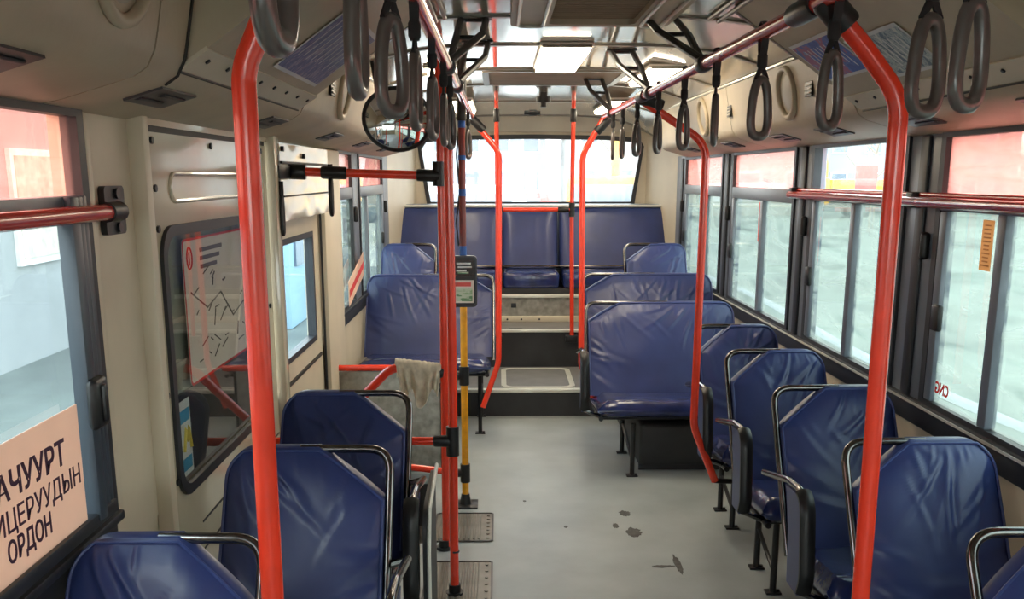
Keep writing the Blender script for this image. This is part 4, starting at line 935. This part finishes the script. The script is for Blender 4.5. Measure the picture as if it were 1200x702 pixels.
# ------------------------------------------------------------------ seats
def seat(name, label, x_aisle, x_wall, yt, lift, group, seed, arm=True, double=False, tall=0.0, legs=None):
    s = 1 if x_wall > x_aisle else -1
    w = abs(x_wall - x_aisle)
    t = thing(name, label, 'seat', ((x_aisle + x_wall) / 2, yt - 0.3, 0.0), 0, group)
    LX = lambda x: s * (x - w / 2)                  # x from the aisle edge
    LY = lambda y: y + 0.3                          # y relative to the top of the back
    zt, zb = 0.855 + lift, 0.36 + lift
    yl = lambda z: -0.27 * (zt - z) / (zt - zb)     # leaning back plane
    sw = 0.42 * w if not double else 0.19
    sh = 0.125 if not double else 0.105
    def xlim(z):
        lo, hi = 0.004, w - 0.004
        if z > zt - sh: 
            k = (z - (zt - sh)) / sh
            lo = 0.004 + sw * (k ** 1.12)
        rc = 0.075
        if z > zt - rc:
            k = (z - (zt - rc)) / rc; hi -= rc * (1 - math.sqrt(max(0, 1 - k * k)))
        if z > zt - 0.03 : lo += 0.0
        return lo, hi
    NU, NV = (52, 60) if not double else (90, 60)
    rnd = random.Random(seed * 97)
    folds = []                                       # (x, z, dx, dz, length, half width, depth, bend)
    def fold(x, z, deg, L, wd, dp): 
        folds.append((x, z, math.cos(math.radians(deg)), math.sin(math.radians(deg)), L, wd, dp, rnd.uniform(-0.25, 0.25)))
    U = rnd.uniform
    for _ in range(6 if not double else 9): fold(w * U(0.55, 1.0), zt - U(0.0, 0.12), U(205, 262), U(0.12, 0.28), U(0.005, 0.009), U(0.0025, 0.005))
    for _ in range(4 if not double else 7): fold(w * U(0.0, 0.5), zt - sh * U(0.0, 1.2), U(275, 325), U(0.08, 0.22), U(0.004, 0.008), U(0.002, 0.004))
    for _ in range(3 if not double else 6): fold(0.0, zb + (zt - zb) * U(0.22, 0.62), U(-42, -6), U(0.12, 0.30), U(0.006, 0.010), U(0.003, 0.005))
    for _ in range(3 if not double else 6): fold(w, zb + (zt - zb) * U(0.22, 0.62), U(186, 222), U(0.12, 0.28), U(0.006, 0.010), U(0.003, 0.005))
    for _ in range(10 if not double else 22): fold(w * U(0.15, 1.0), zt, U(255, 285), U(0.04, 0.10), U(0.003, 0.005), U(0.0012, 0.0025))
    def wr(x, z):
        h = 0.0
        for fx, fz, dx, dz, L, wd, dp, bd in folds:
            px, pz = x - fx, z - fz
            t_ = px * dx + pz * dz
            if t_ < -0.02 or t_ > L: continue
            d = (-px * dz + pz * dx) - bd * t_ * t_ / L
            if abs(d) > 0.04: continue
            k = dp * min(1, (t_ + 0.02) / 0.03) * (1 - t_ / L) ** 0.7
            ws = wd * (1 + 0.8 * t_ / L)
            h += k * (math.exp(-(d / ws) ** 2) - 0.55 * math.exp(-((d - 1.9 * ws) / ws) ** 2))
        zz = (z - zb) / (zt - zb)
        return 1.55 * h * min(1, max(0.25, (zz - 0.12) / 0.2)) + 0.006 * noise.noise(Vector((x * 7, z * 6, seed * 3.1)))
    b = MB(); F, Bk = [], []
    for j in range(NV + 1):
        v = j / NV; v = 1 - (1 - v) ** 1.25
        z = zb + (zt - zb) * v; lo, hi = xlim(z); fr, bk = [], []
        for i in range(NU + 1):
            u = i / NU; x = lo + (hi - lo) * u
            eu = 1 - (abs(2 * u - 1)) ** 5; ev = 1 - (max(0, 2 * v - 1)) ** 7
            edge = eu * ev
            y = yl(z) - 0.012 - 0.030 * edge - wr(x, z) * min(1, edge * 1.6)
            fr.append(b.bm.verts.new((LX(x), LY(y), z)))
            bk.append(b.bm.verts.new((LX(x), LY(yl(z) + 0.022 + 0.012 * edge), z)))
        F.append(fr); Bk.append(bk)
    for j in range(NV):
        for i in range(NU):
            b.bm.faces.new((F[j][i], F[j][i + 1], F[j + 1][i + 1], F[j + 1][i])); b.bm.faces.new((Bk[j][i], Bk[j + 1][i], Bk[j + 1][i + 1], Bk[j][i + 1]))
        b.bm.faces.new((F[j][0], F[j + 1][0], Bk[j + 1][0], Bk[j][0])); b.bm.faces.new((F[j][NU], Bk[j][NU], Bk[j + 1][NU], F[j + 1][NU]))
    for i in range(NU):
        b.bm.faces.new((F[0][i], Bk[0][i], Bk[0][i + 1], F[0][i + 1])); b.bm.faces.new((F[NV][i], F[NV][i + 1], Bk[NV][i + 1], Bk[NV][i]))
    back = b.build('backrest', 'vinyl', t, 75)
    # piping along the front edge of the cover
    pts = []
    for k in range(15): z = zb + 0.03 + (zt - sh - zb - 0.03) * k / 14; pts.append((LX(0.008), LY(yl(z) - 0.020), z))
    for k in range(1, 12):
        z = zt - sh + (sh - 0.006) * k / 11; pts.append((LX(xlim(z)[0] + 0.006), LY(yl(z) - 0.020), z))
    z = zt - 0.006; lo, hi = xlim(z)
    for k in range(1, 9): pts.append((LX(lo + (hi - lo) * k / 8), LY(yl(z) - 0.020), z))
    for k in range(1, 10): z = zt - 0.006 - 0.075 * k / 9; pts.append((LX(xlim(z)[1] - 0.004), LY(yl(z) - 0.020), z))
    for k in range(1, 12): z = zt - 0.081 - (zt - 0.081 - zb - 0.03) * k / 11; pts.append((LX(w - 0.008), LY(yl(z) - 0.020), z))
    b = MB(); b.tube(pts, 0.0038, 6); b.build('piping', 'piping', back)
    # tubular frame: up the aisle side, round the corner, along the top into the cover
    y_ = lambda z: LY(yl(z) + 0.006)
    P = [(LX(-0.006), y_(zb - 0.02), zb - 0.02), (LX(-0.006), y_(zt - 0.008), zt - 0.008), (LX(w * 0.55), y_(zt - 0.008), zt - 0.008)]
    b = MB(); b.tube(fillet(P, 0.065, 10), 0.0115, 12); b.build('frame_tube', 'chrome', t)
    # cushion: rounded slab, front edge higher
    b = MB(); NU2, NV2 = (14, 16); top = []; bot = []
    yb_, yf = yl(zb) + 0.02, -0.645
    for j in range(NV2 + 1):
        v = j / NV2; y = yb_ + (yf - yb_) * v; zc_ = 0.378 + lift + 0.036 * v
        rt_, rb_ = [], []
        for i in range(NU2 + 1):
            u = i / NU2
            ef = math.sqrt(max(0, 1 - max(0, (v - 0.84) / 0.16) ** 2)); es = math.sqrt(max(0, 1 - max(0, (abs(2 * u - 1) - 0.88) / 0.12) ** 2))
            k = ef * es
            x = 0.01 + (w - 0.02 + (0.012 if double else 0.0)) * u
            h = 0.010 * noise.noise(Vector((x * 9, y * 9, seed))) * k
            rt_.append(b.bm.verts.new((LX(x), LY(y), zc_ - 0.05 + 0.05 * k + h)))
            rb_.append(b.bm.verts.new((LX(x), LY(y), zc_ - 0.05 - 0.045 * (0.35 + 0.65 * k))))
        top.append(rt_); bot.append(rb_)
    for j in range(NV2):
        for i in range(NU2):
            b.bm.faces.new((top[j][i], top[j][i + 1], top[j + 1][i + 1], top[j + 1][i])); b.bm.faces.new((bot[j][i], bot[j + 1][i], bot[j + 1][i + 1], bot[j][i + 1]))
        b.bm.faces.new((top[j][0], top[j + 1][0], bot[j + 1][0], bot[j][0])); b.bm.faces.new((top[j][NU2], bot[j][NU2], bot[j + 1][NU2], top[j + 1][NU2]))
    for i in range(NU2):
        b.bm.faces.new((top[0][i], bot[0][i], bot[0][i + 1], top[0][i + 1])); b.bm.faces.new((top[NV2][i], top[NV2][i + 1], bot[NV2][i + 1], bot[NV2][i]))
    b.build('cushion', 'vinyl_worn', t, 60)
    # under frame
    zf = 0.29 + lift
    b = MB(); b.tube([(LX(0.03), LY(-0.62), zf + 0.02), (LX(0.03), LY(-0.22), zf - 0.004)], 0.012, 8).tube([(LX(w - 0.03), LY(-0.62), zf + 0.02), (LX(w - 0.03), LY(-0.22), zf - 0.004)], 0.012, 8)
    b.tube([(LX(0.03), LY(-0.55), zf + 0.012), (LX(w - 0.004), LY(-0.55), zf + 0.012)], 0.012, 8).tube([(LX(0.03), LY(-0.25), zf - 0.002), (LX(w - 0.004), LY(-0.25), zf - 0.002)], 0.012, 8); b.build('seat_frame', 'black_metal', t)
    z0 = legs[0] if legs else 0.0
    lx = 0.09 if not double else 0.20
    yfa, yra = (-0.525, -0.29) if not double else (-0.63, -0.20)
    if legs and len(legs) > 1: yfa, yra, lx = legs[1:]
    for yy in (yfa, yra):
        b = MB(); b.tube([(LX(lx), LY(yy), z0 + 0.004), (LX(lx), LY(yy), zf)], 0.013, 10); lg = b.build('leg', 'black_metal', t)
        b = MB(); b.box(LX(lx) - 0.03, LX(lx) + 0.03, LY(yy) - 0.022, LY(yy) + 0.022, z0, z0 + 0.008, 0.002, 1).disc((LX(lx) + 0.02, LY(yy), z0 + 0.008), 0.007, (0, 0, 1), 0.006, 8); b.build('foot_plate', 'black_metal', lg)
    b = MB(); b.tube([(LX(lx), LY(yfa), z0 + 0.3 * (zf - z0)), (LX(lx), LY(yra), z0 + 0.6 * (zf - z0))], 0.009, 8); b.build('stretcher', 'black_metal', t)
    if arm:
        ax = -0.058
        zA = lift
        prof = fillet([(-0.135, 0, 0.585 + zA), (-0.40, 0, 0.645 + zA), (-0.565, 0, 0.655 + zA), (-0.60, 0, 0.40 + zA), (-0.575, 0, 0.35 + zA)], [0.2, 0.085, 0.2], 8)
        ap = [(p.x, p.z) for p in prof]
        b = MB(); b.tube([(LX(ax), LY(y), z) for y, z in ap], 0.012, 10); at_ = b.build('arm_tube', 'chrome', t)
        b = MB(); b.tube([(LX(ax), LY(-0.14), 0.585 + zA), (LX(-0.006), LY(yl(0.585 + zA) + 0.006), 0.57 + zA)], 0.011, 8); b.build('arm_bracket', 'chrome', at_)
        b = MB(); b.tube([(LX(ax), LY(-0.575), 0.35 + zA), (LX(0.03), LY(-0.56), zf + 0.02)], 0.011, 8); b.build('arm_bracket', 'chrome', at_)
        # padded slab filling the front of the arm
        out = [(y + 0.006, z - 0.012) for y, z in ap[8:]]
        inn = [(-0.47, 0.34 + zA), (-0.455, 0.50 + zA), (-0.42, 0.61 + zA)]
        b = MB(); b.prism(out + inn, lambda u, v, d: (LX(d), LY(u), v), ax - 0.012, ax + 0.016); b.build('arm_panel', 'vinyl', t, 30)
        pp = [(y - 0.010, z + 0.004) for y, z in ap[12:]]
        b = MB(); b.tube([(LX(ax + 0.002), LY(y), z) for y, z in pp], 0.014, 10, flat=(0.9, 1.7)); b.build('arm_pad', 'plastic', t)
    return t

GR, GL = 'single seats along the right wall', 'single seats along the left wall'
seat('single_seat', 'navy single seat cut by the right edge, nearest the camera', 0.975, 1.365, 1.82, 0, GR, 1.3, arm=False)
seat('single_seat', 'navy single seat behind the near right red pole', 0.960, 1.365, 2.50, 0, GR, 2.1, arm=False)
seat('single_seat', 'navy single seat under the second right window, black armrest in full view', 0.957, 1.362, 3.175, 0, GR, 3.7)
seat('single_seat', 'navy single seat third from the camera on the right, with worn shiny cushion', 0.957, 1.36, 3.87, 0, GR, 4.2)
seat('single_seat', 'navy single seat just behind the bent foot of the mid right pole', 0.965, 1.36, 4.55, 0, GR, 5.9)
seat('double_seat', 'wide navy double seat in the right row with wrinkled back', 0.505, 1.36, 5.42, 0, None, 6.4, double=True)
seat('double_seat', 'wide navy double seat just behind the other right one, mostly hidden', 0.555, 1.39, 6.15, 0.09, None, 7.7, arm=False, double=True, legs=(0.26, -0.55, -0.12, 0.24))
seat('single_seat', 'small navy single seat on the platform before the rear bench at right', 0.93, 1.38, 7.0, 0.225, 'single seats on the rear platform', 8.8, arm=False, legs=(0.176,))
seat('single_seat', 'dark navy seat at the bottom left, below the lettered sign', -0.487, -0.865, 1.81, 0, GL, 9.1)
seat('single_seat', 'dark navy seat directly behind the big left red pole', -0.302, -0.735, 2.45, 0, GL, 10.3)
seat('single_seat', 'dark navy seat before the middle door, below its window', -0.312, -0.735, 3.115, 0, GL, 11.6)
seat('double_seat', 'wide navy double seat on the left behind the door screen', -0.045, -0.865, 6.15, 0.085, None, 12.2, arm=False, double=True, legs=(0.0, -0.50, -0.075, 0.077))
seat('single_seat', 'small navy single seat on the platform before the rear bench at left', -0.475, -0.87, 7.0, 0.225, 'single seats on the rear platform', 13.4, arm=False, legs=(0.176,))
# green-grey side divider standing by the third left seat
t = thing('seat_divider', 'upright grey green divider plate with pale edge beside the left seat at the door', 'divider', (-0.213, 2.86, 0.0))
b = MB(); b.prism(fillet([(-0.30, 0, 0.02), (-0.30, 0, 0.46), (-0.24, 0, 0.62), (0.10, 0, 0.64), (0.10, 0, 0.02)], 0.08) and [(p.x, p.z) for p in fillet([(-0.30, 0, 0.02), (-0.30, 0, 0.62), (0.10, 0, 0.64), (0.10, 0, 0.02), (-0.29, 0, 0.02)], [0.09, 0.06, 0.01])], lambda u, v, d: (d, u, v), -0.012, 0.0); b.build('plate', 'floor_dark', t)
b = MB(); b.tube([(0.006, -0.30, 0.03), (0.006, -0.305, 0.50), (0.006, -0.25, 0.615), (0.006, 0.08, 0.645)], 0.009, 8, flat=(1.2, 0.7)); b.build('pale_edge', 'white', t)

# rear bench
t = thing('rear_bench', 'full width navy rear bench below the back window', 'bench', (XC, 7.8, 0.65))
segs = [(-1.13, -0.265), (-0.245, 0.205), (0.225, 1.10)]
for k, (a, c) in enumerate(segs):
    b = MB(); NU, NV = 30, 20; F = []; Bk = []
    for j in range(NV + 1):
        v = j / NV; z = 0.19 + 0.478 * v; fr, bk = [], []
        for i in range(NU + 1):
            u = i / NU; x = a + (c - a) * u
            e = (1 - abs(2 * u - 1) ** 8) * (1 - max(0, 2 * v - 1) ** 8)
            wr_ = 0.004 * max(0, noise.noise(Vector((x * 22, z * 7, 4 + k)))) + 0.003 * math.sin(x * 70) * math.exp(-min(u, 1 - u) * 9)
            ins = 0.02 * (max(0, v - 0.93) / 0.07) ** 2
            xx = x + (ins if u < 0.5 else -ins) * abs(2 * u - 1) ** 6
            fr.append(b.bm.verts.new((xx, -0.12 + 0.16 * v - 0.035 * e - wr_ * e, z))); bk.append(b.bm.verts.new((xx, 0.0 + 0.16 * v, z)))
        F.append(fr); Bk.append(bk)
    for j in range(NV):
        for i in range(NU):
            b.bm.faces.new((F[j][i], F[j][i + 1], F[j + 1][i + 1], F[j + 1][i])); b.bm.faces.new((Bk[j][i], Bk[j + 1][i], Bk[j + 1][i + 1], Bk[j][i + 1]))
        b.bm.faces.new((F[j][0], F[j + 1][0], Bk[j + 1][0], Bk[j][0])); b.bm.faces.new((F[j][NU], Bk[j][NU], Bk[j + 1][NU], F[j + 1][NU]))
    for i in range(NU):
        b.bm.faces.new((F[0][i], Bk[0][i], Bk[0][i + 1], F[0][i + 1])); b.bm.faces.new((F[NV][i], F[NV][i + 1], Bk[NV][i + 1], Bk[NV][i]))
    b.build('backrest', 'vinyl', t, 70)
    b = MB(); b.box(a + 0.005, c - 0.005, -0.47, -0.08, 0.05, 0.185, 0.035, 4); b.build('cushion', 'vinyl_worn', t)
b = MB(); b.box(-1.14, 1.14, -0.46, 0.1, 0.0, 0.055); b.build('base', 'floor_dark', t)
b = MB(); b.tube([(-1.12, 0.03, 0.676), (1.12, 0.03, 0.676)], 0.012, 10); b.build('top_rail', 'alu', t)
b = MB(); b.tube([(-1.12, -0.145, 0.20), (1.12, -0.145, 0.20)], 0.010, 8); b.build('lower_rail', 'chrome', t)
b = MB(); b.box(-1.145, 1.145, 0.06, 0.24, 0.15, 0.69); b.build('back_shell', 'slate', t)

# ------------------------------------------------------------------ front of the bus, behind the camera
wf = sroot('wall_front', 'front wall of the bus below the windscreen', 'wall')
b = MB(); b.box(XL - 0.06, XR + 0.06, Y0 - 0.06, Y0, -0.1, 0.90).box(XL - 0.06, XR + 0.06, Y0 - 0.06, Y0, 1.80, 2.2).box(XL - 0.06, XL + 0.1, Y0 - 0.06, Y0, 0.90, 1.80).box(XR - 0.1, XR, Y0 - 0.06, Y0, 0.90, 1.80); b.build('front_panel', 'cream', wf)
wsn = sroot('window_11', 'windscreen at the front of the bus', 'window', (XC, Y0 - 0.03, 0.90))
b = MB(); b.box(-1.05, 1.05, -0.003, 0.003, 0, 0.90); b.build('pane', 'glass_clear', wsn, 0)

# ------------------------------------------------------------------ outside
ZG = -0.9
b = MB()
b.bm.free(); b.bm = bmesh.new()
N = 60
g = [[b.bm.verts.new((-80 + 170 * i / N, -40 + 190 * j / N, ZG + 0.05 * noise.noise(Vector((i * 0.9, j * 0.9, 0))))) for i in range(N + 1)] for j in range(N + 1)]
for j in range(N):
    for i in range(N): b.bm.faces.new((g[j][i], g[j][i + 1], g[j + 1][i + 1], g[j + 1][i]))
gr = b.build('ground', 'snow', None, 60); struct(gr, 'snowy yard ground around the bus', 'ground')
t = thing('snow_kerb', 'long pale snow ridge on the yard ground outside the right windows', 'kerb', (5.2, 20, ZG))
b = MB(); b.tube([(0.0 + 0.15 * math.sin(k * 0.9), -18 + 2 * k, 0.0) for k in range(12)], 0.09, 8, flat=(0.6, 1.2)); b.build('ridge', 'hill', t)

def facade(name, label, x0, x1, y0, y1, h, m, wins, roof=True, z0=ZG):
    """box building with individually built windows; wins = list of (face, u, z, w, h)"""
    xc, yc = (x0 + x1) / 2, (y0 + y1) / 2
    t = thing(name, label, 'building', (xc, yc, z0))
    b = MB(); b.box(x0 - xc, x1 - xc, y0 - yc, y1 - yc, -0.1, h); b.build('wall', m, t, 30)
    if roof:
        b = MB(); b.box(x0 - xc - 0.15, x1 - xc + 0.15, y0 - yc - 0.15, y1 - yc + 0.15, h, h + 0.2); b.build('roof', 'b_grey', t, 30)
    for fc, u, z, w, hh in wins:
        for nm_, mm, gr_, d in (('window', 'white_frame', 0.0, 0.06), ('pane', 'b_window', 0.09, 0.075)):
            b = MB(); a0, a1, zz0, zz1 = u - w / 2 + gr_, u + w / 2 - gr_, z + gr_, z + hh - gr_
            if fc == 'E': b.box(x1 - xc, x1 - xc + d, a0 - yc, a1 - yc, zz0, zz1)
            elif fc == 'W': b.box(x0 - xc - d, x0 - xc, a0 - yc, a1 - yc, zz0, zz1)
            else: b.box(a0 - xc, a1 - xc, y0 - yc - d, y0 - yc, zz0, zz1)
            if nm_ == 'window': pw = b.build('window', mm, t, 0)
            else: b.build('pane', 'shutter' if fc == 'E' else mm, pw, 0)
    return t
facade('plastered_building', 'white plastered building with framed windows outside the left window', -16.3, -6.35, 3.0, 23.5, 4.6, 'render_wall',
       [('E', y, 1.30, 1.25, 1.52) for y in (5.6, 9.3, 13.1, 16.9, 20.7)])
t = thing('blue_kiosk', 'pale blue kiosk seen through the middle door window', 'kiosk', (-4.1, 16.2, ZG))
b = MB(); b.box(-0.7, 0.7, -0.9, 0.9, 0, 2.3, 0.03); b.build('body', 'b_blue', t); b = MB(); b.box(-0.8, 0.8, -1.0, 1.0, 2.3, 2.42, 0.02); b.build('roof', 'white_frame', t)
b = MB(); b.box(0.7, 0.74, -0.55, 0.55, 1.0, 1.8); b.build('hatch_window', 'b_window', t)
def win_rows(fc, u0, u1, n, zs, w, h): return [(fc, u0 + (u1 - u0) * (k + 0.5) / n, z, w, h) for k in range(n) for z in zs]
facade('apartment_block', 'grey apartment block far off through the clear right pane', 23.0, 37.0, 68.0, 76.0, 8.0, 'b_grey', win_rows('S', 23, 37, 6, (1.2, 4.0), 1.2, 1.5))
facade('low_shed', 'long pale shed far beyond the right windows', 30.0, 48.0, 50.0, 55.0, 3.4, 'b_pale', win_rows('S', 30, 48, 7, (1.3,), 1.2, 1.0))
facade('apartment_block', 'pale apartment block behind the yellow truck in the back window', 4.5, 20.0, 60.0, 70.0, 9.5, 'b_pale', win_rows('S', 4.5, 20, 7, (1.4, 4.4, 7.2), 1.2, 1.5))
facade('apartment_block', 'grey apartment block at the middle of the back window', -7.0, 3.2, 66.0, 76.0, 6.2, 'b_grey', win_rows('S', -7, 3.2, 5, (1.4, 4.0), 1.2, 1.5))
facade('low_shed', 'pale low shed beyond the left of the back window', -24.0, -9.0, 50.0, 58.0, 4.4, 'b_pale', win_rows('S', -24, -9, 6, (1.5,), 1.3, 1.2))
# hills
b = MB(); N = 50
hs = [[b.bm.verts.new((-90 + 260 * i / N, 100 + 8 * j, ZG + (0 if j == 0 else 1) * max(0.2, (3.5 + 7.0 * noise.noise(Vector((i * 0.22, 0.3, 2))) + 2 * noise.noise(Vector((i * 0.7, 1, 2)))) * (j / 3)))) for i in range(N + 1)] for j in range(4)]
for j in range(3):
    for i in range(N): b.bm.faces.new((hs[j][i], hs[j][i + 1], hs[j + 1][i + 1], hs[j + 1][i]))
hl = b.build('hills', 'hill', None, 60); struct(hl, 'low snowy hills on the horizon', 'hills')
# yellow truck behind the bus
def truck(name, label, x, y, rz, sc, col):
    t = thing(name, label, 'truck', (x, y, ZG), rz); t.scale = (sc, sc, sc)
    b = MB(); b.box(-0.9, 2.9, -1.1, 1.1, 0.95, 2.25, 0.08); b.build('body', col, t)
    b = MB(); b.box(-2.5, -0.95, -1.05, 1.05, 0.75, 2.35, 0.15); cb = b.build('cab', col, t)
    b = MB(); b.box(-2.52, -2.3, -0.85, 0.85, 1.5, 2.15, 0.04).box(-2.1, -1.3, -1.07, -0.9, 1.5, 2.15, 0.04); b.build('window', 'b_window', cb)
    b = MB(); b.box(-2.4, 2.8, -0.5, 0.5, 0.55, 0.95); b.build('chassis', 'truck_grey', t)
    for xx in (-1.75, 1.5):
        for yy in (-1.0, 0.8):
            b = MB(); b.disc((xx, yy, 0.5), 0.5, (0, 1, 0), 0.25, 24); wh = b.build('wheel', 'tyre', t)
            b = MB(); b.disc((xx, yy - 0.01, 0.5), 0.24, (0, 1, 0), 0.27, 16); b.build('hub', 'truck_grey', wh)
    b = MB()
    a = [2 * PI * k / 40 for k in range(21)]
    b.tube([(0.55 + 0.62 * math.cos(q), -1.12, 1.0 + 0.62 * math.sin(q)) for q in a], 0.10, 8); b.build('wheel_arch', 'truck_grey', t)
    b = MB(); b.tube([(-0.7, 0, 2.2), (-0.75, 0, 3.2), (-0.9, 0, 3.9)], 0.12, 8); b.build('boom', col, t)
    return t
truck('yellow_truck', 'yellow truck parked behind the bus, seen through the back window', 3.35, 27.0, 1.35, 1.05, 'truck_yellow')
truck('yellow_truck', 'small far yellow truck through the clear right pane', 20.5, 58.0, 0.2, 1.0, 'truck_yellow')
t = thing('notice_board', 'red board far off through the clear right pane', 'board', (15.0, 39.0, ZG))
b = MB(); b.box(-0.45, 0.45, -0.05, 0.05, 1.9, 2.9, 0.02); b.build('panel', 'red_board', t)
for x in (-0.35, 0.35):
    b = MB(); b.tube([(x, 0, 0), (x, 0, 1.95)], 0.05, 8); b.build('post', 'truck_grey', t)
def van(name, label, x, y, rz, col, sc=1.0):
    t = thing(name, label, 'van', (x, y, ZG), rz); t.scale = (sc, sc, sc)
    b = MB(); b.prism([(-2.4, 0.4), (2.4, 0.4), (2.4, 1.1), (2.1, 1.95), (-1.4, 2.0), (-2.1, 1.2), (-2.4, 1.1)], lambda u, v, d: (u, d, v), -0.95, 0.95); b.build('body', col, t, 30)
    b = MB(); b.box(-1.3, 1.9, -0.97, -0.9, 1.25, 1.8, 0.02); b.build('window', 'b_window', t)
    for xx in (-1.5, 1.5):
        for yy in (-0.98, 0.78):
            b = MB(); b.disc((xx, yy, 0.38), 0.38, (0, 1, 0), 0.2, 20); b.build('wheel', 'tyre', t)
van('parked_van', 'white van parked at the left of the back window', -2.0, 22.5, 0.1, 'white_frame', 1.15)
van('parked_van', 'red van parked near the middle of the back window', -0.4, 31.0, -0.2, 'red_board')
def tree(label, x, y, h, seed):
    t = thing('bare_tree', label, 'tree', (x, y, ZG)); r = random.Random(seed)
    b = MB(); b.tube([(0, 0, 0), (0.05, 0, h * 0.4), (0.0, 0.1, h)], 0.1, 8, radii=[0.13, 0.09, 0.02]); tk = b.build('trunk', 'bark', t)
    for k in range(16):
        z = h * (0.3 + 0.6 * r.random()); a = r.random() * 2 * PI; L = (h - z) * 0.7 + 0.3
        b = MB(); b.tube([(0.03, 0.03, z), (0.5 * L * math.cos(a), 0.5 * L * math.sin(a), z + 0.5 * L), (0.8 * L * math.cos(a + 0.3), 0.8 * L * math.sin(a + 0.3), z + 1.1 * L)], 0.03, 5, radii=[0.04, 0.025, 0.008]); b.build('branch', 'bark', tk)
tree('bare tree beyond the clear right pane', 16.5, 42.0, 6.0, 1)
tree('bare tree at the left of the back window', -3.8, 40.0, 6.5, 2)
tree('bare tree at the right of the back window', 4.6, 40.0, 6.5, 3)
